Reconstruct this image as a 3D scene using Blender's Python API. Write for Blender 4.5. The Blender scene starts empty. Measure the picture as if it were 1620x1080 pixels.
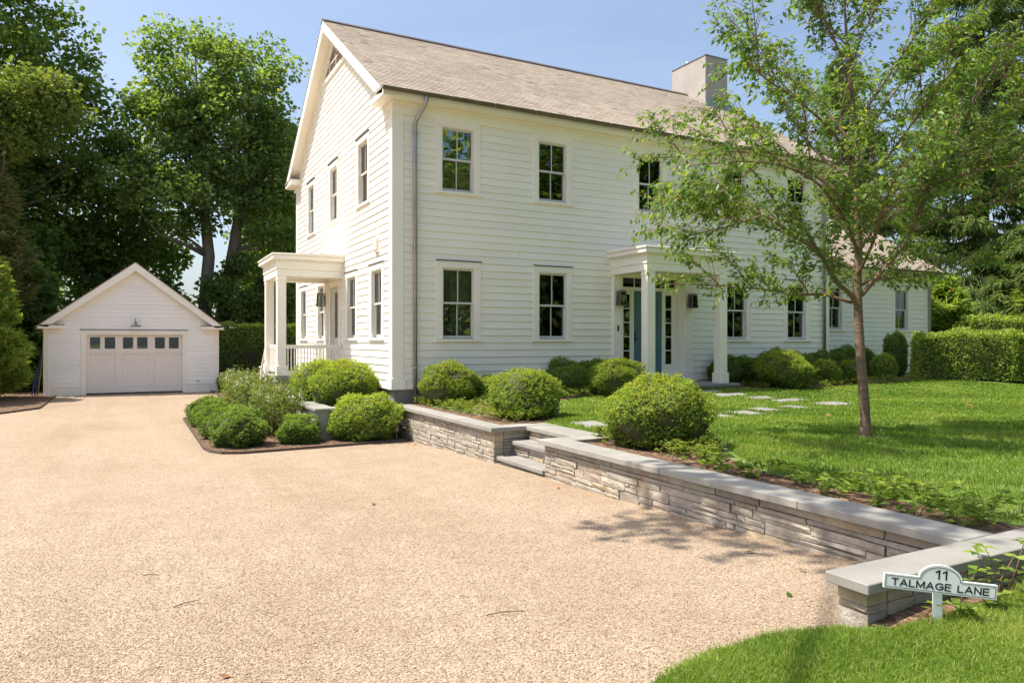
import bpy, bmesh, math, random
import numpy as np
from mathutils import Vector, Matrix

random.seed(7)
SC = bpy.context.scene
COL = SC.collection
R = math.radians

# ------------------------------------------------------------------ camera
cam_d = bpy.data.cameras.new('camera')
cam_d.lens = 25.44
cam_d.sensor_width = 36.0
cam_d.clip_start = 0.05
cam_d.clip_end = 1500
cam = bpy.data.objects.new('camera', cam_d)
COL.objects.link(cam)
cam.location = (0, 0, 1.95)
cam.rotation_euler = (R(90), 0, R(-27.8))
SC.camera = cam

# ------------------------------------------------------------------ light
SUN_DIR = Vector((-0.435, 0.215, 0.874)).normalized()       # towards the sun
sun_el = math.asin(SUN_DIR.z)
sun_az = math.atan2(SUN_DIR.x, SUN_DIR.y)                   # clockwise from +Y
W = bpy.data.worlds.new('World')
SC.world = W
W.use_nodes = True
wn, wl = W.node_tree.nodes, W.node_tree.links
wn.clear()
w_out = wn.new('ShaderNodeOutputWorld')
w_bg = wn.new('ShaderNodeBackground')
w_bg.inputs['Strength'].default_value = 0.083
w_sky = wn.new('ShaderNodeTexSky')
w_sky.sky_type = 'NISHITA'
w_sky.sun_disc = False
w_sky.sun_elevation = sun_el
w_sky.sun_rotation = sun_az
w_sky.altitude = 10
w_sky.air_density = 1.0
w_sky.dust_density = 3.0
w_sky.ozone_density = 1.0
# thin high cirrus over the blue
w_tc = wn.new('ShaderNodeTexCoord')
w_map = wn.new('ShaderNodeMapping')
w_map.inputs['Scale'].default_value = (1.0, 1.6, 5.0)
w_map.inputs['Rotation'].default_value = (0.15, 0.2, 0.4)
w_noi = wn.new('ShaderNodeTexNoise')
w_noi.inputs['Scale'].default_value = 1.7
w_noi.inputs['Detail'].default_value = 6
w_noi.inputs['Roughness'].default_value = 0.58
w_noi.inputs['Distortion'].default_value = 0.5
w_rmp = wn.new('ShaderNodeMapRange')
w_rmp.inputs['From Min'].default_value = 0.40
w_rmp.inputs['From Max'].default_value = 0.85
w_rmp.inputs['To Max'].default_value = 0.5
w_mix = wn.new('ShaderNodeMix')
w_mix.data_type = 'RGBA'
w_mix.inputs['B'].default_value = (3.0, 3.5, 4.5, 1)
wl.new(w_tc.outputs['Generated'], w_map.inputs['Vector'])
wl.new(w_map.outputs['Vector'], w_noi.inputs['Vector'])
wl.new(w_noi.outputs['Fac'], w_rmp.inputs['Value'])
wl.new(w_rmp.outputs['Result'], w_mix.inputs['Factor'])
wl.new(w_sky.outputs['Color'], w_mix.inputs['A'])
wl.new(w_mix.outputs['Result'], w_bg.inputs['Color'])
wl.new(w_bg.outputs['Background'], w_out.inputs['Surface'])

sun_d = bpy.data.lights.new('sun', 'SUN')
sun_d.energy = 2.85
sun_d.angle = R(0.55)
sun_d.color = (1.0, 0.92, 0.80)
sun = bpy.data.objects.new('sun', sun_d)
COL.objects.link(sun)
sun.rotation_euler = SUN_DIR.to_track_quat('Z', 'Y').to_euler()
sun.location = (0, 0, 40)

SC.view_settings.view_transform = 'Standard'
SC.view_settings.look = 'None'
SC.view_settings.gamma = 1.0
SC.view_settings.use_curve_mapping = False
SC.view_settings.exposure = 1.42
SC.cycles.use_denoising = True
SC.cycles.max_bounces = 8
SC.cycles.diffuse_bounces = 4
SC.cycles.glossy_bounces = 3
SC.cycles.transparent_max_bounces = 12
SC.cycles.caustics_reflective = False
SC.cycles.caustics_refractive = False


# ================================================================== helpers
def sm(t):
    t = max(0.0, min(1.0, t))
    return t * t * (3 - 2 * t)


GP = [(-40, 1.0), (-12, .8), (0, .48), (2.75, .36), (4.2, .24), (5.7, .19), (8.3, .14), (9.9, .11), (13.5, 0), (90, 0)]


_gy = np.arange(-30, 36.01, 66 / 188)
_gz = np.interp(_gy, [p[0] for p in GP], [p[1] for p in GP])
for _ in range(3): _gz[1:-1] = (_gz[:-2] + 2 * _gz[1:-1] + _gz[2:]) / 4


def zg(x, y):                                # gravel height
    return float(np.interp(y, _gy, _gz))


def zl(x, y):                                # upper lawn height
    return .60 + .05 * sm((y - 7.5) / 3) + .17 * sm((y - 10.3) / 2.6) * sm((x - 5.2) / 3.0)


def zf(x, y):                                # street-side lawn height
    return zg(x, y) + .004 + .05 * sm((x - 3.2) / .8) + .05 * math.exp(-((x - 4.0) ** 2 / .35 + (y - 2.42) ** 2 / .03))


WORLD_LOC = {}


def tag(o, label=None, cat=None, group=None, kind=None):
    if label: o['label'] = label
    if cat: o['category'] = cat
    if group: o['group'] = group
    if kind: o['kind'] = kind
    return o


def empty(name, loc, label, cat, group=None):
    o = bpy.data.objects.new(name, None)
    COL.objects.link(o)
    o.location = loc
    o.empty_display_size = 0.2
    WORLD_LOC[o.name] = Vector(loc)
    return tag(o, label, cat, group)


def link(name, me, parent=None):
    o = bpy.data.objects.new(name, me)
    COL.objects.link(o)
    if parent is not None:
        o.parent = parent
    return o


class MB:
    """collects faces, then links them as one mesh object"""

    def __init__(s):
        s.v, s.f, s.sm = [], [], []

    def add(s, verts, faces, smooth=False):
        b = len(s.v)
        s.v += [tuple(p) for p in verts]
        for q in faces:
            s.f.append(tuple(b + i for i in q))
            s.sm.append(smooth)
        return s

    def hexa(s, c):                       # 8 corners: bottom ring then top ring
        return s.add(c, [(3, 2, 1, 0), (4, 5, 6, 7), (0, 1, 5, 4), (1, 2, 6, 5), (2, 3, 7, 6), (3, 0, 4, 7)])

    def box(s, x0, x1, y0, y1, z0, z1):
        return s.hexa([(x0, y0, z0), (x1, y0, z0), (x1, y1, z0), (x0, y1, z0), (x0, y0, z1), (x1, y0, z1), (x1, y1, z1), (x0, y1, z1)])

    def fbox(s, F, u0, u1, n0, n1, z0, z1):
        return s.hexa([F(u0, n0, z0), F(u1, n0, z0), F(u1, n1, z0), F(u0, n1, z0), F(u0, n0, z1), F(u1, n0, z1), F(u1, n1, z1), F(u0, n1, z1)])

    def prism(s, a, b):                   # two matching rings
        n = len(a)
        return s.add(list(a) + list(b), [tuple(range(n - 1, -1, -1)), tuple(range(n, 2 * n))] + [(i, (i + 1) % n, n + (i + 1) % n, n + i) for i in range(n)])

    def tube(s, pts, rad, n=8, cap=True):
        pts = [Vector(p) for p in pts]
        m = len(pts)
        if not hasattr(rad, '__len__'): rad = [rad] * m
        rings = []
        ref = Vector((0.31, 0.17, 0.93))
        for i, p in enumerate(pts):
            t = (pts[min(i + 1, m - 1)] - pts[max(i - 1, 0)])
            if t.length < 1e-9: t = Vector((0, 0, 1))
            t.normalize()
            if abs(t.dot(ref)) > .95: ref = Vector((1, 0.2, 0))
            a = t.cross(ref).normalized()
            b = t.cross(a)
            rings.append([p + (a * math.cos(2 * math.pi * k / n) + b * math.sin(2 * math.pi * k / n)) * rad[i] for k in range(n)])
        vs = [q for r in rings for q in r]
        fs = []
        for i in range(m - 1):
            for k in range(n):
                fs.append((i * n + k, i * n + (k + 1) % n, (i + 1) * n + (k + 1) % n, (i + 1) * n + k))
        b0 = len(s.v)
        s.add(vs, fs, True)
        if cap:
            s.f.append(tuple(b0 + k for k in range(n - 1, -1, -1))); s.sm.append(False)
            s.f.append(tuple(b0 + (m - 1) * n + k for k in range(n))); s.sm.append(False)
        return s

    def lathe(s, prof, c, n=16):
        vs = [(c[0] + r * math.cos(2 * math.pi * k / n), c[1] + r * math.sin(2 * math.pi * k / n), c[2] + z) for r, z in prof for k in range(n)]
        fs = [(i * n + k, i * n + (k + 1) % n, (i + 1) * n + (k + 1) % n, (i + 1) * n + k) for i in range(len(prof) - 1) for k in range(n)]
        return s.add(vs, fs, True)

    def build(s, name, mat, parent=None, bevel=0.0, recalc=True):
        v = np.array(s.v, dtype=float)
        if parent is not None:
            off = Vector((0, 0, 0))
            p = parent
            while p is not None:
                off += p.location
                p = p.parent
        else:
            lo, hi = v.min(0), v.max(0)
            off = Vector(((lo[0] + hi[0]) / 2, (lo[1] + hi[1]) / 2, lo[2]))
        v = v - np.array(off)
        me = bpy.data.meshes.new(name)
        me.from_pydata(v.tolist(), [], s.f)
        me.polygons.foreach_set('use_smooth', s.sm)
        if recalc or bevel:
            bm = bmesh.new()
            bm.from_mesh(me)
            bmesh.ops.recalc_face_normals(bm, faces=bm.faces)
            if bevel:
                bmesh.ops.bevel(bm, geom=bm.edges[:], offset=bevel, segments=1, affect='EDGES', profile=.6)
            bm.to_mesh(me)
            bm.free()
        me.materials.append(mat)
        me.update()
        o = link(name, me, parent)
        if parent is None:
            o.location = off
        return o


def mesh_np(name, V, faces_n, mat, parent=None, var=None, smooth=False, loc=(0, 0, 0)):
    """V (n*k,3) vertices; faces given as int array (m,k)"""
    V = np.asarray(V, dtype=np.float32)
    Fc = np.asarray(faces_n, dtype=np.int32)
    me = bpy.data.meshes.new(name)
    me.vertices.add(len(V))
    me.vertices.foreach_set('co', V.ravel())
    m, k = Fc.shape
    me.loops.add(m * k)
    me.loops.foreach_set('vertex_index', Fc.ravel())
    me.polygons.add(m)
    me.polygons.foreach_set('loop_start', np.arange(0, m * k, k, dtype=np.int32))
    me.polygons.foreach_set('loop_total', np.full(m, k, dtype=np.int32))
    me.polygons.foreach_set('use_smooth', np.full(m, bool(smooth)))
    if var is not None:
        at = me.attributes.new('var', 'FLOAT', 'POINT')
        at.data.foreach_set('value', np.asarray(var, dtype=np.float32))
    me.update(calc_edges=True)
    me.validate()
    me.materials.append(mat)
    o = link(name, me, parent)
    o.location = loc
    return o


def unit(a):
    return a / np.maximum(np.linalg.norm(a, axis=1, keepdims=True), 1e-9)


def leaves(name, P, D, N, L, Wd, mat, parent=None, var=None, loc=(0, 0, 0), fold=.18, bulge=.45):
    """kite-shaped leaves: centre base P, axis D, normal N, length L, width Wd"""
    n = len(P)
    D = unit(D)
    S = unit(np.cross(D, N))
    N2 = np.cross(S, D)
    L = np.broadcast_to(L, (n,))[:, None]
    Wd = np.broadcast_to(Wd, (n,))[:, None]
    mid = P + D * L * bulge
    V = np.empty((n, 4, 3))
    V[:, 0] = P
    V[:, 1] = mid + S * Wd * .5 + N2 * Wd * fold
    V[:, 2] = P + D * L - N2 * L * .06
    V[:, 3] = mid - S * Wd * .5 + N2 * Wd * fold
    Fc = np.arange(n * 4).reshape(n, 4)
    if var is None: var = np.random.rand(n)
    return mesh_np(name, V.reshape(-1, 3), Fc, mat, parent, np.repeat(var, 4), False, loc)


def rnd_dirs(n, rng):
    return unit(rng.normal(size=(n, 3)))


def copy_tree(o, parent=None):
    c = o.copy()
    COL.objects.link(c)
    c.parent = parent
    for ch in o.children:
        copy_tree(ch, c)
    return c


# ================================================================== materials
def new_mat(name):
    m = bpy.data.materials.new(name)
    m.use_nodes = True
    nt = m.node_tree
    b = nt.nodes.get('Principled BSDF')
    return m, nt, b


def tex_noise(nt, scale, detail=4, rough=.55, coord='Object', vscale=None):
    tc = nt.nodes.new('ShaderNodeTexCoord')
    n = nt.nodes.new('ShaderNodeTexNoise')
    n.inputs['Scale'].default_value = scale
    n.inputs['Detail'].default_value = detail
    n.inputs['Roughness'].default_value = rough
    if vscale:
        mp = nt.nodes.new('ShaderNodeMapping')
        mp.inputs['Scale'].default_value = vscale
        nt.links.new(tc.outputs[coord], mp.inputs['Vector'])
        nt.links.new(mp.outputs['Vector'], n.inputs['Vector'])
    else:
        nt.links.new(tc.outputs[coord], n.inputs['Vector'])
    return n


def ramp(nt, src, stops):
    r = nt.nodes.new('ShaderNodeValToRGB')
    e = r.color_ramp.elements
    while len(e) < len(stops): e.new(.5)
    for i, (p, c) in enumerate(stops):
        e[i].position = p
        e[i].color = (*c, 1)
    nt.links.new(src, r.inputs['Fac'])
    return r


def mixc(nt, fac, a, b, mode='MIX'):
    m = nt.nodes.new('ShaderNodeMix')
    m.data_type = 'RGBA'
    m.blend_type = mode
    for key, v in (('Factor', fac), ('A', a), ('B', b)):
        if hasattr(v, 'is_linked'):
            nt.links.new(v, m.inputs[key])
        else:
            m.inputs[key].default_value = v if key == 'Factor' else (*v, 1)
    return m.outputs['Result']


def bump(nt, b, h, strength, dist):
    bp = nt.nodes.new('ShaderNodeBump')
    bp.inputs['Strength'].default_value = strength
    bp.inputs['Distance'].default_value = dist
    nt.links.new(h, bp.inputs['Height'])
    nt.links.new(bp.outputs['Normal'], b.inputs['Normal'])
    return bp


def simple(name, c1, c2, scale=3.0, rough=.6, bstr=.0, bdist=.01, spec=.4, metal=0.0, vscale=None, objvar=0.0, detail=5):
    m, nt, b = new_mat(name)
    n = tex_noise(nt, scale, detail, vscale=vscale)
    col = ramp(nt, n.outputs['Fac'], [(.3, c1), (.7, c2)]).outputs['Color']
    if objvar:
        oi = nt.nodes.new('ShaderNodeObjectInfo')
        mr = nt.nodes.new('ShaderNodeMapRange')
        mr.inputs['To Min'].default_value = 1 - objvar
        mr.inputs['To Max'].default_value = 1 + objvar
        nt.links.new(oi.outputs['Random'], mr.inputs['Value'])
        hs = nt.nodes.new('ShaderNodeHueSaturation')
        nt.links.new(mr.outputs['Result'], hs.inputs['Value'])
        nt.links.new(col, hs.inputs['Color'])
        col = hs.outputs['Color']
    nt.links.new(col, b.inputs['Base Color'])
    b.inputs['Roughness'].default_value = rough
    b.inputs['Specular IOR Level'].default_value = spec
    b.inputs['Metallic'].default_value = metal
    if bstr: bump(nt, b, n.outputs['Fac'], bstr, bdist)
    return m


def leaf_mat(name, stops, trans=.35, rough=.55, spec=.25, tint=(1.5, 1.45, .55)):
    m, nt, b = new_mat(name)
    at = nt.nodes.new('ShaderNodeAttribute')
    at.attribute_name = 'var'
    col = ramp(nt, at.outputs['Fac'], stops).outputs['Color']
    oi = nt.nodes.new('ShaderNodeObjectInfo')
    mr = nt.nodes.new('ShaderNodeMapRange')
    mr.inputs['To Min'].default_value = .86
    mr.inputs['To Max'].default_value = 1.14
    nt.links.new(oi.outputs['Random'], mr.inputs['Value'])
    hs = nt.nodes.new('ShaderNodeHueSaturation')
    nt.links.new(mr.outputs['Result'], hs.inputs['Value'])
    nt.links.new(col, hs.inputs['Color'])
    col = hs.outputs['Color']
    nt.links.new(col, b.inputs['Base Color'])
    b.inputs['Roughness'].default_value = rough
    b.inputs['Specular IOR Level'].default_value = spec
    tr = nt.nodes.new('ShaderNodeBsdfTranslucent')
    nt.links.new(mixc(nt, 1.0, col, tint, 'MULTIPLY'), tr.inputs['Color'])
    mx = nt.nodes.new('ShaderNodeMixShader')
    mx.inputs['Fac'].default_value = trans
    nt.links.new(b.outputs['BSDF'], mx.inputs[1])
    nt.links.new(tr.outputs['BSDF'], mx.inputs[2])
    nt.links.new(mx.outputs['Shader'], nt.nodes['Material Output'].inputs['Surface'])
    return m


M = {}
M['paint'] = simple('white_paint', (.895, .848, .745), (.94, .895, .80), 1.2, .55, .08, .002, objvar=.025)
M['trim'] = simple('trim_paint', (.895, .845, .745), (.94, .895, .80), 1.0, .5, .05, .002)
M['garage_paint'] = simple('garage_white_paint', (.91, .885, .855), (.95, .925, .895), 1.2, .55, .06, .002, objvar=.02)
M['sash'] = simple('sash_paint', (.60, .60, .57), (.66, .66, .63), 2.0, .5)
M['garage_door'] = simple('garage_door_paint', (.80, .735, .685), (.83, .765, .715), 1.0, .5, .04, .002)
M['found'] = simple('foundation_stucco', (.20, .19, .18), (.26, .25, .235), 4.0, .9, .3, .01)
M['zinc'] = simple('zinc_grey', (.30, .30, .31), (.45, .45, .46), 6.0, .38, metal=.7, vscale=(1, 1, .2))
M['copper'] = simple('weathered_copper', (.12, .095, .075), (.20, .17, .14), 3.0, .45, metal=.5)
M['dark_metal'] = simple('dark_bronze', (.035, .033, .03), (.06, .056, .05), 8.0, .45, metal=.3)
M['pewter'] = simple('pewter_lantern', (.22, .21, .19), (.32, .30, .27), 9.0, .4, metal=.6)
M['black'] = simple('black_paint', (.012, .012, .013), (.022, .022, .022), 8.0, .45)
M['door_blue'] = simple('door_blue', (.085, .175, .215), (.095, .195, .235), 2.0, .4, .03, .002)
M['interior'] = simple('interior_plaster', (.50, .48, .43), (.56, .54, .49), 1.0, .8)
M['floorwood'] = simple('interior_floor', (.12, .075, .045), (.18, .12, .07), 3.0, .5)
M['bulb'] = simple('bulb_glass', (.75, .73, .68), (.8, .78, .74), 1.0, .2)
M['bluestone'] = simple('bluestone', (.235, .23, .21), (.33, .32, .295), 2.6, .75, .25, .006, objvar=.07, detail=8)
M['paver'] = simple('stepping_bluestone', (.21, .205, .19), (.29, .28, .265), 3.0, .8, .25, .006, objvar=.06, detail=8)
M['stucco'] = simple('planter_stucco', (.36, .35, .325), (.45, .435, .41), 5.0, .9, .35, .008)
M['chimney'] = simple('chimney_stucco', (.36, .335, .315), (.41, .38, .36), 2.5, .85, .2, .01)
M['bark'] = simple('tree_bark', (.09, .07, .055), (.19, .155, .125), 5.0, .9, .8, .04, vscale=(1, 1, .22))
M['bark_grey'] = simple('grey_bark', (.13, .11, .09), (.27, .235, .20), 4.0, .9, .8, .05, vscale=(1, 1, .25))
M['bark_young'] = simple('cherry_bark', (.12, .075, .05), (.25, .165, .115), 9.0, .6, .5, .012, vscale=(.35, .35, 3.5))
M['twig'] = simple('twig_bark', (.16, .09, .055), (.24, .14, .085), 8.0, .7)
M['deadtwig'] = simple('dead_twig', (.13, .09, .06), (.22, .16, .11), 12.0, .9)
M['edging'] = simple('edging_steel', (.07, .05, .04), (.12, .09, .07), 8.0, .7)
M['sign_white'] = simple('sign_white', (.86, .86, .86), (.90, .90, .90), 2.0, .4)
M['sign_ink'] = simple('sign_ink', (.012, .014, .03), (.016, .018, .036), 2.0, .4)
M['dead_leaf'] = simple('dead_leaf', (.20, .085, .035), (.34, .17, .07), 20.0, .8)
M['blue_tag'] = simple('blue_plastic', (.03, .06, .35), (.04, .08, .42), 3.0, .4)
M['slat'] = simple('vent_slat', (.30, .22, .16), (.38, .29, .21), 5.0, .7)

# glass: see-through with a mirror of the trees across the lane
m, nt, b = new_mat('window_glass')
g = nt.nodes.new('ShaderNodeBsdfGlossy'); g.inputs['Roughness'].default_value = .015; g.inputs['Color'].default_value = (.95, .97, .96, 1)
t = nt.nodes.new('ShaderNodeBsdfTransparent'); t.inputs['Color'].default_value = (.80, .84, .82, 1)
fr = nt.nodes.new('ShaderNodeFresnel'); fr.inputs['IOR'].default_value = 2.1
nz = tex_noise(nt, 1.3, 1); bp = nt.nodes.new('ShaderNodeBump'); bp.inputs['Strength'].default_value = .12; bp.inputs['Distance'].default_value = .02
nt.links.new(nz.outputs['Fac'], bp.inputs['Height']); nt.links.new(bp.outputs['Normal'], g.inputs['Normal'])
mx = nt.nodes.new('ShaderNodeMixShader')
nt.links.new(fr.outputs['Fac'], mx.inputs['Fac']); nt.links.new(t.outputs['BSDF'], mx.inputs[1]); nt.links.new(g.outputs['BSDF'], mx.inputs[2])
nt.links.new(mx.outputs['Shader'], nt.nodes['Material Output'].inputs['Surface'])
M['glass'] = m

# cedar shingles, colour per shingle
m, nt, b = new_mat('cedar_shingle')
at = nt.nodes.new('ShaderNodeAttribute'); at.attribute_name = 'var'
c1 = ramp(nt, at.outputs['Fac'], [(0, (.25, .20, .16)), (.2, (.37, .31, .255)), (.6, (.44, .38, .32)), (.85, (.51, .45, .39)), (1, (.42, .33, .25))])
n1 = tex_noise(nt, .55, 4)
n2 = tex_noise(nt, 9, 3, vscale=(.35, 1, 1))
c2 = mixc(nt, .4, c1.outputs['Color'], ramp(nt, n1.outputs['Fac'], [(.35, (.68, .65, .63)), (.65, (1.12, 1.06, .98))]).outputs['Color'], 'MULTIPLY')
c3 = mixc(nt, .25, c2, ramp(nt, n2.outputs['Fac'], [(.3, (.75, .73, .70)), (.7, (1.1, 1.08, 1.05))]).outputs['Color'], 'MULTIPLY')
nt.links.new(c3, b.inputs['Base Color']); b.inputs['Roughness'].default_value = .85; b.inputs['Specular IOR Level'].default_value = .2
bump(nt, b, n2.outputs['Fac'], .4, .006)
M['cedar'] = m

# ashlar stone: each stone its own tone
m, nt, b = new_mat('wall_stone')
oi = nt.nodes.new('ShaderNodeObjectInfo')
cs = ramp(nt, oi.outputs['Random'], [(0, (.34, .31, .275)), (.2, (.40, .365, .32)), (.45, (.44, .40, .35)), (.62, (.38, .345, .305)), (.78, (.465, .425, .37)), (.9, (.41, .355, .29)), (1, (.47, .40, .28))])
n1 = tex_noise(nt, 5, 6); n2 = tex_noise(nt, 22, 6, .65); n3 = tex_noise(nt, 2.2, 3)
c2 = mixc(nt, .7, cs.outputs['Color'], ramp(nt, n1.outputs['Fac'], [(.3, (.58, .56, .53)), (.7, (1.22, 1.18, 1.12))]).outputs['Color'], 'MULTIPLY')
c3 = mixc(nt, ramp(nt, n3.outputs['Fac'], [(.58, (0, 0, 0)), (.74, (.55, .55, .55))]).outputs['Color'], c2, (.36, .245, .15))
nt.links.new(c3, b.inputs['Base Color']); b.inputs['Roughness'].default_value = .9; b.inputs['Specular IOR Level'].default_value = .25
bump(nt, b, n2.outputs['Fac'], 1.0, .022)
M['stone'] = m
M['mortar'] = simple('wall_core', (.24, .22, .19), (.32, .295, .26), 8.0, .95, .4, .01)

# gravel: small round tan pebbles
m, nt, b = new_mat('gravel')
tc = nt.nodes.new('ShaderNodeTexCoord')
vo = nt.nodes.new('ShaderNodeTexVoronoi'); vo.inputs['Scale'].default_value = 95
nt.links.new(tc.outputs['Object'], vo.inputs['Vector'])
sep = nt.nodes.new('ShaderNodeSeparateColor'); nt.links.new(vo.outputs['Color'], sep.inputs['Color'])
cg = ramp(nt, sep.outputs['Red'], [(0, (.13, .09, .06)), (.16, (.235, .175, .12)), (.42, (.35, .272, .193)), (.8, (.40, .316, .23)), (1, (.47, .395, .315))])
n1 = tex_noise(nt, .45, 5, .6); n2 = tex_noise(nt, 3.5, 4)
c2 = mixc(nt, .55, cg.outputs['Color'], ramp(nt, n1.outputs['Fac'], [(.28, (.82, .76, .70)), (.5, (1.0, .985, .97)), (.75, (1.10, 1.09, 1.08))]).outputs['Color'], 'MULTIPLY')
c3 = mixc(nt, .5, c2, ramp(nt, n2.outputs['Fac'], [(.3, (.84, .82, .79)), (.7, (1.1, 1.1, 1.1))]).outputs['Color'], 'MULTIPLY')
n5 = tex_noise(nt, .85, 3, vscale=(1, .10, 1))
c3 = mixc(nt, .4, c3, ramp(nt, n5.outputs['Fac'], [(.36, (.80, .74, .68)), (.5, (1, 1, 1)), (.7, (1.06, 1.06, 1.06))]).outputs['Color'], 'MULTIPLY')
nt.links.new(c3, b.inputs['Base Color']); b.inputs['Roughness'].default_value = .8; b.inputs['Specular IOR Level'].default_value = .25
inv = nt.nodes.new('ShaderNodeMath'); inv.operation = 'SUBTRACT'; inv.inputs[0].default_value = 1; nt.links.new(vo.outputs['Distance'], inv.inputs[1])
bump(nt, b, inv.outputs[0], .75, .007)
M['gravel'] = m
m, nt, b = new_mat('pebble')
at = nt.nodes.new('ShaderNodeAttribute'); at.attribute_name = 'var'
cp = ramp(nt, at.outputs['Fac'], [(0, (.13, .09, .06)), (.16, (.25, .187, .13)), (.4, (.395, .306, .218)), (.8, (.455, .36, .265)), (1, (.535, .45, .36))])
nt.links.new(cp.outputs['Color'], b.inputs['Base Color']); b.inputs['Roughness'].default_value = .7; b.inputs['Specular IOR Level'].default_value = .3
M['pebble'] = m

# soils and turf sheets
m, nt, b = new_mat('mulch')
tc = nt.nodes.new('ShaderNodeTexCoord'); vo = nt.nodes.new('ShaderNodeTexVoronoi'); vo.inputs['Scale'].default_value = 45
mp = nt.nodes.new('ShaderNodeMapping'); mp.inputs['Scale'].default_value = (1, .4, 1); nt.links.new(tc.outputs['Object'], mp.inputs['Vector']); nt.links.new(mp.outputs['Vector'], vo.inputs['Vector'])
sep = nt.nodes.new('ShaderNodeSeparateColor'); nt.links.new(vo.outputs['Color'], sep.inputs['Color'])
cm = ramp(nt, sep.outputs['Red'], [(0, (.05, .028, .018)), (.5, (.13, .07, .042)), (.85, (.21, .125, .075)), (1, (.33, .22, .14))])
nt.links.new(cm.outputs['Color'], b.inputs['Base Color']); b.inputs['Roughness'].default_value = .95
n1 = tex_noise(nt, 30, 5); bump(nt, b, n1.outputs['Fac'], 1.0, .03)
M['mulch'] = m
M['turf'] = simple('turf_soil', (.10, .15, .03), (.16, .22, .05), 3.0, .95, .6, .02)
M['ground'] = simple('far_ground', (.11, .14, .05), (.18, .19, .08), .3, .95)

# foliage
M['l_maple'] = leaf_mat('maple_leaf', [(0, (.055, .115, .032)), (.5, (.16, .255, .072)), (.85, (.245, .34, .095)), (1, (.37, .42, .12))], .55)
M['l_maple2'] = leaf_mat('maple_leaf_light', [(0, (.07, .135, .045)), (.5, (.18, .265, .09)), (.85, (.265, .35, .12)), (1, (.40, .44, .16))], .55)
M['l_young'] = leaf_mat('cherry_leaf', [(0, (.06, .13, .032)), (.4, (.135, .24, .06)), (.8, (.21, .315, .075)), (1, (.38, .42, .105))], .5, .42, .4)
M['l_box'] = leaf_mat('boxwood_leaf', [(0, (.09, .17, .035)), (.35, (.19, .30, .05)), (.65, (.33, .42, .065)), (.9, (.49, .53, .095)), (1, (.46, .28, .09))], .45, .5, .25)
M['l_boxdark'] = leaf_mat('dark_evergreen_leaf', [(0, (.07, .135, .034)), (.5, (.155, .25, .045)), (.9, (.245, .355, .065)), (1, (.34, .39, .10))], .42, .5, .3)  # dark copy of the boxwood leaf: wall-side shade put into colour; inkberry's own green
M['l_hedge'] = leaf_mat('hedge_leaf', [(0, (.12, .19, .04)), (.5, (.27, .37, .07)), (.9, (.40, .49, .105)), (1, (.50, .54, .17))], .45, .5, .3)
M['l_rose'] = leaf_mat('rose_leaf', [(0, (.09, .145, .035)), (.5, (.17, .24, .06)), (.9, (.25, .30, .09)), (1, (.33, .31, .13))], .42)
M['l_cover'] = leaf_mat('ground_cover_leaf', [(0, (.09, .145, .025)), (.5, (.19, .25, .04)), (.9, (.29, .33, .065)), (1, (.38, .38, .10))], .4)
M['l_seedling'] = leaf_mat('seedling_leaf', [(0, (.10, .18, .03)), (.5, (.20, .31, .05)), (1, (.36, .44, .09))], .5)
M['l_arbor'] = leaf_mat('arborvitae_spray', [(0, (.12, .19, .045)), (.5, (.25, .35, .075)), (.9, (.40, .50, .12)), (.97, (.48, .52, .17)), (1, (.40, .19, .07))], .5)
M['l_spruce'] = leaf_mat('hemlock_needles', [(0, (.08, .13, .05)), (.5, (.14, .215, .07)), (.85, (.23, .30, .09)), (1, (.36, .39, .14))], .45)
M['l_cedar'] = leaf_mat('brown_cedar_spray', [(0, (.09, .10, .04)), (.5, (.17, .18, .065)), (1, (.29, .28, .10))], .4)
M['l_flower'] = leaf_mat('rose_petal', [(0, (.62, .58, .46)), (1, (.80, .77, .66))], .3, tint=(1, 1, .9))
M['grass'] = leaf_mat('grass_blade', [(0, (.085, .155, .024)), (.4, (.165, .27, .038)), (.8, (.25, .36, .06)), (.96, (.36, .42, .10)), (1, (.48, .43, .20))], .45, .55, .2, tint=(1.2, 1.2, .4))

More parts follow.
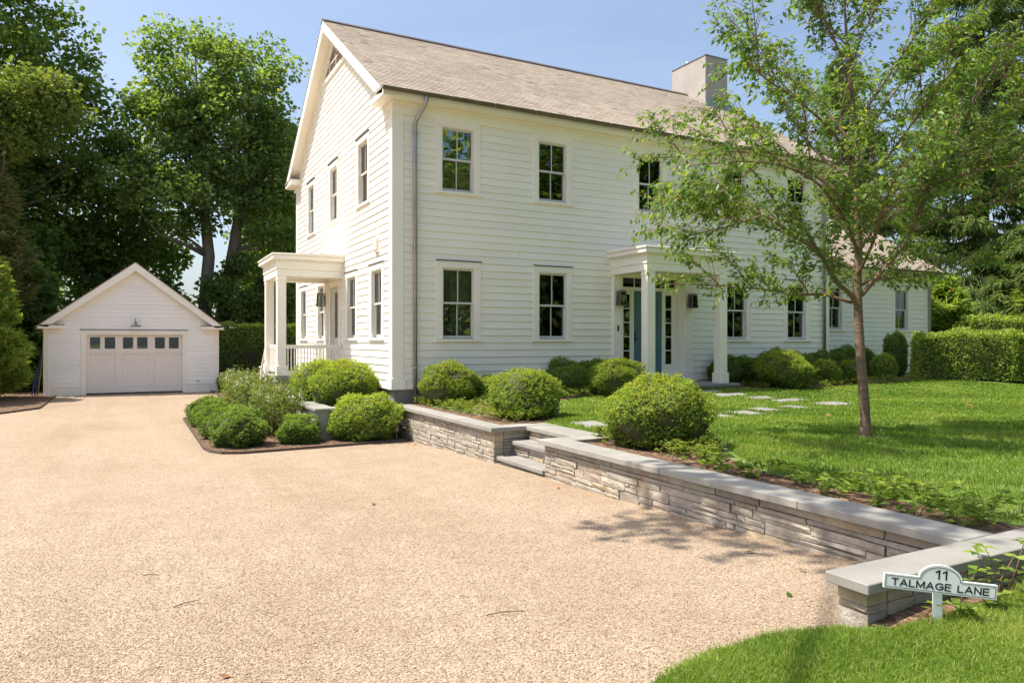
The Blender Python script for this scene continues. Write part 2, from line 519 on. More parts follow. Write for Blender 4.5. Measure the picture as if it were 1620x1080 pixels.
# ================================================================== ground and setting
def sheet(name, poly_or_grid, zfun, mat, res=.5, dz=0.0, thick=0.0):
    """grid sheet over a rectangle (x0,x1,y0,y1) or a polygon, following zfun"""
    bm = bmesh.new()
    if len(poly_or_grid) == 4 and not hasattr(poly_or_grid[0], '__len__'):
        x0, x1, y0, y1 = poly_or_grid
        nx, ny = max(1, round((x1 - x0) / res)), max(1, int((y1 - y0) / res))
        g = [[bm.verts.new((x0 + (x1 - x0) * i / nx, y0 + (y1 - y0) * j / ny, 0)) for i in range(nx + 1)] for j in range(ny + 1)]
        for j in range(ny):
            for i in range(nx):
                bm.faces.new((g[j][i], g[j][i + 1], g[j + 1][i + 1], g[j + 1][i]))
    else:
        f = bm.faces.new([bm.verts.new((x, y, 0)) for x, y in poly_or_grid])
        lo = (min(p[0] for p in poly_or_grid), min(p[1] for p in poly_or_grid)); hi = (max(p[0] for p in poly_or_grid), max(p[1] for p in poly_or_grid))
        for ax in (0, 1):
            k = lo[ax] + res
            while k < hi[ax]:
                co = Vector((k, 0, 0)) if ax == 0 else Vector((0, k, 0))
                no = Vector((1, 0, 0)) if ax == 0 else Vector((0, 1, 0))
                bmesh.ops.bisect_plane(bm, geom=bm.verts[:] + bm.edges[:] + bm.faces[:], plane_co=co, plane_no=no)
                k += res
    for v in bm.verts:
        v.co.z = zfun(v.co.x, v.co.y) + dz
    if thick:
        r = bmesh.ops.extrude_face_region(bm, geom=bm.faces[:])
        for e in r['geom']:
            if isinstance(e, bmesh.types.BMVert): e.co.z -= thick
    bmesh.ops.recalc_face_normals(bm, faces=bm.faces)
    me = bpy.data.meshes.new(name)
    bm.to_mesh(me); bm.free()
    me.materials.append(mat)
    for p in me.polygons: p.use_smooth = not thick
    return link(name, me)


tag(sheet('ground', (-400, 500, -300, 600), lambda x, y: -.12, M['ground'], 60), kind='structure')
gravel_drive = tag(sheet('driveway', (-40, 4.98, -30, 36), lambda x, y: zg(x, y), M['gravel'], .35), kind='structure')
lawn = tag(sheet('lawn', [(5.05, 2.7), (60, 2.7), (60, 14.6), (5.05, 14.6), (5.05, 9.95), (5.78, 9.95), (5.78, 8.2), (5.05, 8.2)], lambda x, y: zl(x, y), M['turf'], .5), kind='structure')
tag(sheet('side_yard', (18.1, 60, 14.5, 40), lambda x, y: .84, M['turf'], 3), kind='structure')
FG = [(.2, -3.0), (.55, 1.35), (1.4, 2.30), (2.12, 2.66), (2.6, 2.79), (3.0, 2.82), (3.54, 2.60), (5.4, 2.60), (14, 2.65), (14, -3)]
street_lawn = tag(sheet('verge', FG, lambda x, y: zf(x, y), M['turf'], .25), kind='structure')
BED = [(1.2, 19.75), (1.2, 14.15), (1.27, 13.70), (1.42, 13.38), (1.7, 13.24), (3.0, 13.32), (4.86, 13.5), (4.86, 18.2), (4.86, 19.75)]
tag(sheet('mulch_bed', BED, lambda x, y: .03, M['mulch'], .4), kind='structure')
tag(sheet('mulch_bed', [(2.8, 30.4), (2.8, 26.9), (2.68, 21.4), (2.75, 20.9), (8, 20.9), (12, 44), (4.5, 44), (3.06, 30.4)], lambda x, y: .03, M['mulch'], 2), kind='structure')
tag(sheet('mulch_bed', [(-2.38, 30.4), (-2.36, 24.9), (-3.1, 23.6), (-5.2, 21.6), (-9, 20), (-22, 20), (-22, 36), (-2.72, 36)], lambda x, y: .03, M['mulch'], 2), kind='structure')
tag(sheet('mulch_bed', [(5.12, 2.9), (5.12, 8.05), (5.6, 8.3), (6.6, 8.5), (6.9, 7.2), (6.2, 6.4), (5.75, 5.4), (5.72, 2.9)], lambda x, y: zl(x, y) + .006, M['mulch'], .4), kind='structure')
tag(sheet('mulch_bed', [(5.1, 9.98), (5.1, 14.5), (10, 14.5), (10, 13.2), (8.4, 12.6), (7.2, 12.1), (6.6, 10.9), (6.05, 10.1)], lambda x, y: zl(x, y) + .006, M['mulch'], .4), kind='structure')
tag(sheet('mulch_bed', [(13.0, 14.5), (13.0, 13.2), (14.2, 12.35), (16, 12.6), (19, 13.0), (22.5, 13.2), (22.5, 16.2), (18.1, 16.2)], lambda x, y: zl(x, y) + .006, M['mulch'], .6), kind='structure')
tag(sheet('mulch_bed', [(3.54, 2.60), (3.56, 2.42), (4.0, 2.33), (4.5, 2.40), (5.1, 2.50), (6.5, 2.54), (6.5, 2.60)], lambda x, y: zf(x, y) + .012, M['mulch'], .2), kind='structure')

# steel edging round the left bed
def edging(pts, label):
    e = MB()
    for (a, b) in zip(pts, pts[1:]):
        a, b = Vector((*a, 0)), Vector((*b, 0))
        n = (b - a).cross(Vector((0, 0, 1))).normalized() * .012
        e.prism([a - n - (b - a) * .002, b - n, b + n, a + n], [Vector((*(a - n).xy, .055)), Vector((*(b - n).xy, .055)), Vector((*(b + n).xy, .055)), Vector((*(a + n).xy, .055))])
    return tag(e.build('bed_edging', M['edging']), label, 'edging')


edging([(4.86, 19.78), (1.17, 19.78), (1.17, 14.15), (1.24, 13.68), (1.40, 13.35), (1.7, 13.2), (3.0, 13.28), (4.84, 13.46)], 'brown steel edging curving round the left shrub bed')
edging([(2.77, 30.38), (2.77, 26.9), (2.65, 21.4), (2.72, 20.87), (3.0, 20.87)], 'brown steel edging beside the garage shrub bed')
edging([(-2.35, 30.4), (-2.33, 24.88), (-3.08, 23.56), (-5.2, 21.56), (-9, 19.96)], 'brown steel edging at the dark bed left of the garage')

# ================================================================== HOUSE
XG, YF, YR = 4.81, 14.42, 24.16
XE = 18.05
YM = (YF + YR) / 2
KS = .6555


def roof_z(y):                              # top of the roof deck on the front slope
    return 7.10 + KS * (y - 14.19) if y <= YM else 7.10 + KS * ((2 * YM - y) - 14.19)


ZR = roof_z(YM)
F_front = lambda u, n, z: (u, YF - n, z)
F_gable = lambda u, n, z: (XG - n, u, z)
F_wing = lambda u, n, z: (u, 16.1 - n, z)
F_gar = lambda u, n, z: (u, 30.44 - n, z)

house = empty('house', (11.4, YM, 0), 'white two-storey clapboard house with cedar shingle roof and grey chimney', 'house')
EXPO = .158
ROW0 = .98


def wall_grid(F, u0, u1, z0, z1, holes, n0=-.14, n1=0.0):
    us = sorted({u0, u1, *[h[0] for h in holes], *[h[1] for h in holes]})
    zs = sorted({z0, z1, *[h[2] for h in holes], *[h[3] for h in holes]})
    b = MB()
    for a, c in zip(us, us[1:]):
        run = None
        for e, g_ in zip(zs, zs[1:]):
            um, zm = (a + c) / 2, (e + g_) / 2
            if any(h[0] < um < h[1] and h[2] < zm < h[3] for h in holes):
                if run: b.fbox(F, a, c, n0, n1, *run); run = None
            else:
                run = (run[0], g_) if run else (e, g_)
        if run: b.fbox(F, a, c, n0, n1, *run)
    return b


def clapboards(parent, F, rows, lim, blocks, mat, stuff=None, rng=random.Random(3), thick=.025):
    """rows of tapered boards; lim(z)->(u0,u1); blocks (u0,u1,z0,z1) are trims the boards stop at"""
    acc = MB() if stuff else None
    cnt = 0
    for zb in rows:
        zt = zb + EXPO - .002
        a0, a1 = lim(zb)
        b0, b1 = lim(zt)
        if b1 - b0 < .05: continue
        segs = [(a0, a1, zb, zt)]
        part = []
        for h in blocks:
            lo, hi = max(zb, h[2]), min(zt, h[3])
            if hi - lo <= .004: continue
            new = []
            for sgm in segs:
                if h[1] <= sgm[0] or h[0] >= sgm[1]: new.append(sgm); continue
                if h[0] - sgm[0] > .02: new.append((sgm[0], h[0], zb, zt))
                if sgm[1] - h[1] > .02: new.append((h[1], sgm[1], zb, zt))
            segs = new
            if lo - zb > .02: part.append((h[0], h[1], zb, lo))
            if zt - hi > .02: part.append((h[0], h[1], hi, zt))
        cut = []
        for sgm in segs:
            if sgm[1] - sgm[0] > 4.6 and not stuff and zt < 6.95:
                c_ = sgm[0] + (sgm[1] - sgm[0]) * rng.uniform(.3, .7)
                cut += [(sgm[0], c_ - .0015, zb, zt), (c_ + .0015, sgm[1], zb, zt)]
            else: cut.append(sgm)
        segs = cut
        for (s0, s1, p, q) in segs + part:
            j = rng.uniform(-.0015, .0015)
            tb = thick - (thick - .006) * (p - zb) / EXPO + j
            tt = thick - (thick - .006) * (q - zb) / EXPO + j
            t0 = b0 if s0 == a0 else s0
            t1 = b1 if s1 == a1 else s1
            bb = acc or MB()
            bb.hexa([F(s0, -.01, p), F(s1, -.01, p), F(s1, tb, p), F(s0, tb, p), F(t0, -.01, q), F(t1, -.01, q), F(t1, tt, q), F(t0, tt, q)])
            cnt += 1
            if not stuff: bb.build('clapboard', mat, parent)
    if stuff:
        o = acc.build('siding_boards', mat, parent); o['kind'] = 'stuff'
    return cnt


def window(parent, F, uc, z0, z1, w=1.05, head=False, label=None, name='window', shade=None):
    """double-hung two-over-two window; z0 = underside of sill, z1 = top of casing"""
    wr = empty_part(name, parent)
    if label: wr['label'] = label
    u0, u1 = uc - w / 2, uc + w / 2
    c = MB()
    cw = .135
    c.fbox(F, u0, u0 + cw, -.02, .036, z0 + .062, z1 - cw)
    c.fbox(F, u1 - cw, u1, -.02, .036, z0 + .062, z1 - cw)
    c.fbox(F, u0 - .004, u1 + .004, -.02, .039, z1 - cw, z1)
    # jambs inside the opening
    c.fbox(F, u0 + cw - .002, u0 + cw + .022, -.13, .028, z0 + .062, z1 - cw - .001)
    c.fbox(F, u1 - cw - .022, u1 - cw + .002, -.13, .028, z0 + .062, z1 - cw - .001)
    c.fbox(F, u0 + cw + .022, u1 - cw - .022, -.13, .026, z1 - cw - .024, z1 - cw + .002)
    c.build('casing', M['trim'], wr, bevel=.004)
    s = MB()
    s.fbox(F, u0 - .03, u1 + .03, -.13, .062, z0, z0 + .06)
    s.build('sill', M['trim'], wr, bevel=.006)
    if head:
        d = MB()
        d.fbox(F, u0 - .012, u1 + .012, -.0, .058, z1 + .001, z1 + .018)
        d.build('drip_cap', M['dark_metal'], wr)
    a0, a1 = u0 + cw + .022, u1 - cw - .022
    zb, zt = z0 + .062, z1 - cw - .024
    zm = (zb + zt) / 2 + .02
    um = (a0 + a1) / 2
    for nm, (p, q, nn) in {'upper_sash': (zm - .022, zt, -.035), 'lower_sash': (zb, zm + .022, -.078)}.items():
        k = MB()
        st, bt = .036, (.075 if nm == 'lower_sash' else .044)
        tp = .044 if nm == 'lower_sash' else .036
        k.fbox(F, a0, a0 + st, nn - .035, nn, p, q)
        k.fbox(F, a1 - st, a1, nn - .035, nn, p, q)
        k.fbox(F, a0 + st, a1 - st, nn - .034, nn - .001, p, p + bt)
        k.fbox(F, a0 + st, a1 - st, nn - .034, nn - .001, q - tp, q)
        k.fbox(F, um - .011, um + .011, nn - .032, nn - .003, p + bt, q - tp)
        k.build(nm, M['sash'], wr)
        for (e, g_) in ((a0 + st, um - .011), (um + .011, a1 - st)):
            pn = MB()
            pn.fbox(F, e, g_, nn - .021, nn - .015, p + bt, q - tp)
            pn.build('pane', M['glass'], wr)
    if shade:
        sh = MB(); sh.fbox(F, um - .06, a1 + .12, -.34, -.32, zb - .1, zt + .1)
        sh.build('pale_room_panel', M['interior'], wr)  # pale panel added close behind the glass so the room looks lit
    return (u0, u1, z0, z1), (u0 + cw, u1 - cw, z0 + .06, z1 - cw)


def empty_part(name, parent):
    o = bpy.data.objects.new(name, None)
    COL.objects.link(o)
    o.parent = parent
    o.empty_display_size = .1
    return o


front_low = [6.29, 8.67, 14.41, 16.735]
front_up = [6.275, 8.66, 11.52, 14.33, 16.73]
gab_up = [16.54, 19.28, 21.98]
gab_low = [15.48, 17.53, 20.73, 23.05]
LOW, UPP = (1.94, 3.68), (5.12, 6.70)

blocks_f, holes_f, blocks_g, holes_g = [], [], [], []
for i, u in enumerate(front_low):
    b_, h_ = window(house, F_front, u, *LOW, head=True, shade=(1 if i == 0 else None))
    blocks_f.append(b_); holes_f.append(h_)
for u in front_up:
    b_, h_ = window(house, F_front, u, *UPP)
    blocks_f.append(b_); holes_f.append(h_)
for u in gab_up:
    b_, h_ = window(house, F_gable, u, 5.10, 6.73, head=True)
    blocks_g.append(b_); holes_g.append(h_)
for u in gab_low:
    b_, h_ = window(house, F_gable, u, 1.97, 3.66, head=True)
    blocks_g.append(b_); holes_g.append(h_)
blocks_f.append((10.33, 12.85, .8, 4.02))        # porch surround
holes_f.append((10.62, 12.45, 1.05, 3.58))
blocks_g.append((18.56, 20.02, .8, 3.56))        # side door
holes_g.append((18.74, 19.62, 1.08, 3.40))

wf = wall_grid(F_front, XG, XE, .95, 6.94, holes_f).build('front_wall', M['paint'], house)
wg = wall_grid(F_gable, YF, YR, .95, 6.94, holes_g)
ga = [(YF, 6.94), (YR, 6.94), (YR, roof_z(YR) - .16), (YM, ZR - .16), (YF, roof_z(YF) - .16)]
wg.prism([F_gable(u, 0, z) for u, z in ga], [F_gable(u, -.14, z) for u, z in ga])
wg = wg.build('gable_wall', M['paint'], house)
bk = MB()
bk.box(XG, XE, YR - .14, YR, .95, 6.94)
bk.box(XE - .14, XE, YF + .15, YR - .15, .95, 6.94)
gb = [(YF, 6.94), (YR, 6.94), (YR, roof_z(YR) - .16), (YM, ZR - .16), (YF, roof_z(YF) - .16)]
bk.prism([(XE, u, z) for u, z in gb], [(XE - .14, u, z) for u, z in gb])
bk.build('rear_wall', M['paint'], house)

rows = [ROW0 + EXPO * k for k in range(36)]
blocks_f.append((XG - .1, 5.045, .5, 7.5)); blocks_f.append((17.86, 18.2, .5, 7.5))
clapboards(wf, F_front, rows, lambda z: (XG, XE), blocks_f + [(XG, XE, 6.69, 7.2)], M['paint'])


def gable_lim(z):
    e = (ZR - .20 - z) / KS
    return (max(YF, YM - e), min(YR, YM + e))


blocks_g += [(YF - .1, 14.60, .5, 6.93), (23.98, YR + .1, .5, 6.93)]
rows_g = [ROW0 + EXPO * k for k in range(60)]
clapboards(wg, F_gable, rows_g, gable_lim, blocks_g, M['paint'])

# interior: pale rooms so that panes show depth
it = MB()
it.box(XG + .15, XE - .15, YF + .15, YR - .15, .96, 1.05)
it.box(XG + .15, XE - .15, YF + .15, YR - .15, 3.95, 4.35)
it.box(XG + .15, XE - .15, YF + .15, YR - .15, 6.80, 6.92)
it.build('floor_slab', M['floorwood'], house)
it = MB()
for z0, z1 in ((1.06, 3.94), (4.36, 6.79)):
    it.box(XG + .2, XE - .2, 18.35, 18.45, z0, z1)
    it.box(7.55, 7.65, YF + .2, 18.34, z0, z1)
    it.box(12.95, 13.05, YF + .2, 18.34, z0, z1)
it.build('partition', M['interior'], house)

# foundation, skirt, corner boards, frieze
fd = MB()
fd.box(XG + .05, XE - .05, YF + .05, YF + .25, .0, .949)
fd.box(XG + .05, XG + .25, YF + .251, YR - .05, -.05, .949)
fd.box(XG + .251, XE - .05, YR - .25, YR - .05, -.05, .949)
fd.build('foundation', M['found'], house)
tr = MB()
tr.fbox(F_front, XG - .028, 5.04, -.01, .030, 1.18, 6.93)
tr.fbox(F_gable, YF + .001, 14.60, -.01, .028, 1.18, 6.93)
tr.build('corner_board', M['trim'], house, bevel=.005)
MB().fbox(F_front, 17.87, XE + .03, -.01, .030, 1.18, 6.93).build('corner_board', M['trim'], house, bevel=.005)
MB().fbox(F_gable, 23.98, YR + .03, -.01, .028, 1.18, 6.93).build('corner_board', M['trim'], house, bevel=.005)
sk = MB()
sk.fbox(F_front, XG - .05, 5.07, -.01, .052, .95, 1.179)
sk.fbox(F_gable, YF + .001, 14.63, -.01, .05, .95, 1.179)
sk.fbox(F_front, 5.071, 10.32, -.01, .034, .949, .978)
sk.fbox(F_front, 12.87, XE, -.01, .034, .949, .978)
sk.fbox(F_gable, 14.631, YR, -.01, .034, .949, .978)
sk.build('water_table', M['trim'], house, bevel=.004)
fz = MB()
fz.fbox(F_front, XG - .03, XE + .03, -.01, .040, 6.69, 6.935)
fz.fbox(F_front, XG - .03, XE + .03, .0401, .075, 6.87, 6.934)
fz.fbox(F_front, XG - .03, XE + .03, .0401, .055, 6.82, 6.869)
fz.build('frieze_board', M['trim'], house, bevel=.004)

# roof
roof = empty_part('roof', house)
XR0, XR1 = 4.5, 18.38
dk = MB()
for sgn in (0, 1):
    def yy(y): return y if sgn == 0 else 2 * YM - y
    ring = [(yy(14.12), roof_z(14.12)), (yy(YM), ZR), (yy(YM), ZR - .13), (yy(14.12), roof_z(14.12) - .13)]
    dk.prism([(XR0 + .03, a, z) for a, z in ring], [(XR1, a, z) for a, z in ring])
dk.build('roof_deck', M['trim'], roof)


def shingles(name, parent, x0, x1, yeave, zeave, k, length, seed, expo=.127, mat=None, ydir=1):
    rng = np.random.default_rng(seed)
    cs, sn = 1 / math.sqrt(1 + k * k), k / math.sqrt(1 + k * k)
    off = np.array([0.0, 0.0, 0.0]); p = parent
    while p is not None:
        off += np.array(p.location); p = p.parent
    V, var = [], []
    nrow = int(length / expo)
    for r in range(nrow):
        s0 = r * expo - .02
        x = x0 - rng.uniform(0, .1)
        base = rng.normal(0, .03)
        while x < x1:
            w = rng.uniform(.10, .26)
            xa, xb = max(x, x0), min(x + w - .004, x1)
            x += w
            if xb - xa < .02: continue
            h0 = .0105 + rng.uniform(0, .003); h1 = .002
            d = rng.uniform(-.003, .002)
            sa, sb = s0 + d, min(s0 + expo * 1.15, length)
            q = []
            for (xx, ss, hh) in ((xa, sa, 0), (xb, sa, 0), (xb, sb, -.002), (xa, sb, -.002), (xa, sa, h0), (xb, sa, h0), (xb, sb, h1), (xa, sb, h1)):
                q.append((xx, yeave + ydir * (ss * cs - hh * sn), zeave + ss * sn + hh * cs))
            V += q
            var.append(min(1, max(0, .25 + .6 * rng.beta(2.2, 2.0) + base - (.35 if rng.random() < .05 else 0))))
    n = len(var)
    V = np.array(V) - off
    base = np.arange(n)[:, None, None] * 8
    Fc = (base + np.array([(4, 5, 6, 7), (0, 1, 5, 4), (1, 2, 6, 5), (3, 0, 4, 7)])[None]).reshape(-1, 4)
    o = mesh_np(name, V, Fc, mat or M['cedar'], parent, np.repeat(var, 8))
    o['kind'] = 'stuff'
    return o


SL = (YM - 14.10) * math.sqrt(1 + KS * KS)
shingles('shingles', roof, XR0 - .01, XR1 + .01, 14.08, roof_z(14.08) + .004, KS, SL + .02, 1)
shingles('shingles', roof, XR0 - .01, XR1 + .01, 2 * YM - 14.08, roof_z(14.08) + .004, KS, SL + .02, 2, expo=.26, ydir=-1)
rc = MB()
for s_ in (-1, 1):
    rc.prism([(XR0 - .01, YM, ZR + .055), (XR0 - .01, YM + s_ * .15, ZR + .055 - .15 * KS), (XR0 - .01, YM + s_ * .15, ZR + .028 - .15 * KS), (XR0 - .01, YM, ZR + .028)],
             [(XR1 + .01, YM, ZR + .055), (XR1 + .01, YM + s_ * .15, ZR + .055 - .15 * KS), (XR1 + .01, YM + s_ * .15, ZR + .028 - .15 * KS), (XR1 + .01, YM, ZR + .028)])
rc.build('ridge_cap', M['copper'], roof)
# rake boards and soffits on the gable
rk = MB()
for sgn in (0, 1):
    def yy(y): return y if sgn == 0 else 2 * YM - y
    ring = [(yy(14.15), roof_z(14.15) - .02), (yy(YM), ZR - .02), (yy(YM), ZR - .29), (yy(14.55), roof_z(14.55) - .29), (yy(14.15), roof_z(14.15) - .10)]
    rk.prism([(XR0, a, z) for a, z in ring], [(XR0 + .035, a, z) for a, z in ring])
    ring = [(yy(14.5), roof_z(14.5) - .17), (yy(YM), ZR - .17), (yy(YM), ZR - .19), (yy(14.5), roof_z(14.5) - .19)]
    rk.prism([(XR0 + .036, a, z) for a, z in ring], [(XG - .001, a, z) for a, z in ring])
    ring = [(yy(15.0), roof_z(15.0) - .191), (yy(YM), ZR - .191), (yy(YM), ZR - .40), (yy(15.0), roof_z(15.0) - .40)]
    rk.prism([(XG - .001, a, z) for a, z in ring], [(XG - .030, a, z) for a, z in ring])
    ring = [(yy(14.9), roof_z(14.9) - .192), (yy(YM), ZR - .192), (yy(YM), ZR - .27), (yy(14.9), roof_z(14.9) - .27)]
    rk.prism([(XG - .031, a, z) for a, z in ring], [(XG - .060, a, z) for a, z in ring])
rk.build('rake_board', M['trim'], roof)
for (a, b) in ((14.10, 15.02), (2 * YM - 15.02, 2 * YM - 14.10)):
    re_ = MB()
    re_.box(XR0, XG - .002, a, b, 6.935, 7.075)
    re_.box(XR0 - .015, XG - .002, a - .012, b + .012, 7.0751, 7.10)
    re_.box(XG - .05, XG - .002, a + .30, b - .06, 6.80, 6.934)
    re_.build('eave_return', M['trim'], roof, bevel=.006)
for sgn in (0, 1):
    def yy(y): return y if sgn == 0 else 2 * YM - y
    rt = MB()
    rt.prism([(XR0 - .02, yy(14.09), 7.101), (XR0 - .02, yy(15.04), 7.101), (XG - .06, yy(15.04), 7.13), (XG - .06, yy(14.09), 7.13)],
             [(XR0 - .02, yy(14.09), 7.112), (XR0 - .02, yy(15.04), 7.112), (XG - .06, yy(15.04), 7.141), (XG - .06, yy(14.09), 7.141)])
    rt.build('return_flashing', M['zinc'], roof)
sf = MB()
sf.box(XG - .001, XR1, 14.10, YF - .02, 6.936, 6.96)
sf.box(XG - .001, XR1, 14.085, 14.10, 6.93, 7.07)
MB().box(XG - .001, XR1, YR + .02, 2 * YM - 14.10, 6.936, 6.96).build('soffit', M['trim'], roof)
sf.build('soffit', M['trim'], roof)


def gutter(parent, x0, x1, y, z, r=.062, name='gutter', step=1.02):
    g_ = empty_part(name, parent)
    t = MB()
    n = 9
    out = [(y - r * math.cos(math.pi * k / n) * 1.0, z - r * math.sin(math.pi * k / n)) for k in range(n + 1)]
    inn = [(y - (r - .006) * math.cos(math.pi * k / n), z - (r - .006) * math.sin(math.pi * k / n)) for k in range(n, -1, -1)]
    ring = out + inn
    t.prism([(x0, a, b) for a, b in ring], [(x1, a, b) for a, b in ring])
    for x in (x0, x1):
        t.prism([(x - .004, a, b) for a, b in out], [(x + .004, a, b) for a, b in out])
    t.tube([(x0, y - r, z), (x1, y - r, z)], .010, 6)
    t.build('trough', M['copper'], g_, recalc=True)
    x = x0 + .45
    while x < x1:
        h = MB()
        h.tube([(x, y + r * .9, z + .01), (x, y - r * .2, z + .028), (x, y - r - .008, z + .012), (x, y - r - .010, z - .03), (x, y - r * .6, z - r * .9)], .008, 5)
        h.build('hanger', M['zinc'], g_)
        x += step
    return g_


gutter(house, 4.47, 18.40, 14.02, 7.065)


def downspout(parent, x, pts, zs, name='downspout'):
    d_ = empty_part(name, parent)
    t = MB(); t.tube(pts, .043, 12)
    t.build('pipe', M['zinc'], d_)
    for z in zs:
        c = MB()
        c.lathe([(.044, -.02), (.051, -.02), (.051, .02), (.044, .02)], (x, pts[-1][1], z), 14)
        c.box(x - .02, x + .02, pts[-1][1] + .04, pts[-1][1] + .085, z - .012, z + .012)
        c.build('strap', M['zinc'], d_)


downspout(house, 5.27, [(5.40, 14.02, 7.01), (5.40, 14.02, 6.93), (5.385, 14.05, 6.84), (5.30, 14.27, 6.62), (5.27, 14.335, 6.50), (5.27, 14.335, 6.2), (5.27, 14.335, .75)], (6.28, 3.92, 1.4))
downspout(house, 17.80, [(17.80, 14.02, 7.01), (17.80, 14.02, 6.93), (17.80, 14.06, 6.84), (17.80, 14.28, 6.62), (17.80, 14.335, 6.5), (17.80, 14.335, .85)], (6.2, 3.9, 1.6))

# attic vent
av = empty_part('attic_vent', house)
vt = MB()
tri = [(20.30, 9.16), (18.26, 9.16), (YM, 9.80)]
vt.prism([F_gable(u, .012, z) for u, z in tri], [F_gable(u, .03, z) for u, z in tri])
vt.build('louvre_panel', M['slat'], av)
vt = MB()
vt.fbox(F_gable, 18.05, 20.52, 0, .06, 9.06, 9.155)
for u in (18.95, 19.63):
    vt.fbox(F_gable, u - .015, u + .015, .031, .045, 9.156, 9.50)
vt.fbox(F_gable, 18.75, 19.83, .031, .043, 9.39, 9.42)
vt.build('vent_trim', M['trim'], av)
for k in range(6):
    l_ = MB()
    z = 9.19 + k * .085
    hw = (9.80 - z - .09) / .64
    if hw > .06:
        l_.prism([F_gable(YM - hw, .031, z + .03), F_gable(YM + hw, .031, z + .03), F_gable(YM + hw, .048, z), F_gable(YM - hw, .048, z)],
                 [F_gable(YM - hw, .031, z + .036), F_gable(YM + hw, .031, z + .036), F_gable(YM + hw, .049, z + .007), F_gable(YM - hw, .049, z + .007)])
        l_.build('louvre', M['slat'], av)
hood = MB()
hood.fbox(F_gable, 15.28, 15.52, 0, .05, 3.92, 4.22)
hood.fbox(F_gable, 15.31, 15.49, .051, .10, 3.95, 4.20)
hood.fbox(F_gable, 15.25, 15.55, 0, .075, 3.90, 3.925)
hood.build('wall_vent', M['trim'], house, bevel=.006)

# chimney
ch = empty_part('chimney', house)
c = MB(); c.box(16.92, 17.90, 18.29, 19.98, 9.3, 11.47); c.build('chimney_stack', M['chimney'], ch, bevel=.012)
c = MB(); c.box(16.90, 17.92, 18.27, 20.0, 11.471, 11.50); c.build('chimney_cap', M['zinc'], ch)
c = MB(); c.lathe([(.10, 0), (.10, .16), (.13, .17), (.13, .22), (0.0, .25)], (17.35, 19.62, 11.5), 14); c.build('flue_cap', M['zinc'], ch)
c = MB()
c.box(16.905, 17.915, 18.255, 18.289, 9.72, 10.0)
c.prism([(17.901, 18.26, roof_z(18.26) - .02), (18.36, 18.26, roof_z(18.26) - .02), (17.901, YM, ZR - .02)], [(17.901, 18.26, 9.99), (18.15, 18.26, 9.92), (17.901, YM, ZR + .12)])
c.build('flashing', M['zinc'], ch)


# ---- front portico
def column(parent, F, u0, u1, n0, n1, z0, z1, name='column'):
    c = MB()
    c.fbox(F, u0, u1, n0, n1, z0 + .25, z1)
    c.fbox(F, u0 - .028, u1 + .028, n0 - .028, n1 + .028, z0, z0 + .249)
    c.fbox(F, u0 - .012, u1 + .012, n0 - .012, n1 + .012, z1 - .10, z1 - .06)
    return c.build(name, M['trim'], parent, bevel=.006)


po = empty_part('portico', house)
sl = MB(); sl.box(10.02, 12.98, 12.82, YF - .06, .885, .95); sl.build('bluestone_slab', M['bluestone'], po, bevel=.006)
sl = MB(); sl.box(10.10, 12.90, 12.90, YF - .06, .55, .884); sl.build('slab_base', M['stucco'], po)
column(po, F_front, 10.31, 10.54, 1.19, 1.41, .951, 3.55)
column(po, F_front, 12.50, 12.73, 1.19, 1.41, .951, 3.55)


def entablature(parent, F, u0, u1, n1, z0):
    e = MB()
    t = .24
    e.fbox(F, u0, u1, n1 - t, n1, z0, z0 + .17)
    e.fbox(F, u0, u0 + t, 0, n1 - t, z0 + .001, z0 + .17)
    e.fbox(F, u1 - t, u1, 0, n1 - t, z0 + .001, z0 + .17)
    e.fbox(F, u0 - .018, u1 + .018, 0, n1 + .018, z0 + .1701, z0 + .365)
    e.fbox(F, u0 + t, u1 - t, 0, n1 - t, z0 + .10, z0 + .165)
    e.build('entablature', M['trim'], parent, bevel=.005)
    c = MB()
    c.fbox(F, u0 - .055, u1 + .055, 0, n1 + .055, z0 + .366, z0 + .40)
    c.fbox(F, u0 - .115, u1 + .115, 0, n1 + .115, z0 + .401, z0 + .505)
    c.fbox(F, u0 - .14, u1 + .14, 0, n1 + .14, z0 + .506, z0 + .535)
    c.build('cornice', M['trim'], parent, bevel=.008)
    r_ = MB()
    r_.prism([F(u0 - .14, n1 + .14, z0 + .536), F(u1 + .14, n1 + .14, z0 + .536), F(u1 + .14, 0, z0 + .536), F(u0 - .14, 0, z0 + .536)],
             [F(u0 - .13, n1 + .13, z0 + .548), F(u1 + .13, n1 + .13, z0 + .548), F(u1 + .13, .02, z0 + .60), F(u0 - .13, .02, z0 + .60)])
    r_.build('porch_roof', M['trim'], parent)


entablature(po, F_front, 10.30, 12.76, 1.41, 3.55)
for (a, b) in ((10.33, 10.58), (12.55, 12.83)):
    p_ = MB()
    p_.fbox(F_front, a, b, -.01, .11, 1.20, 3.549)
    p_.fbox(F_front, a - .025, b + .025, -.01, .135, .951, 1.199)
    p_.build('pilaster', M['trim'], po, bevel=.006)

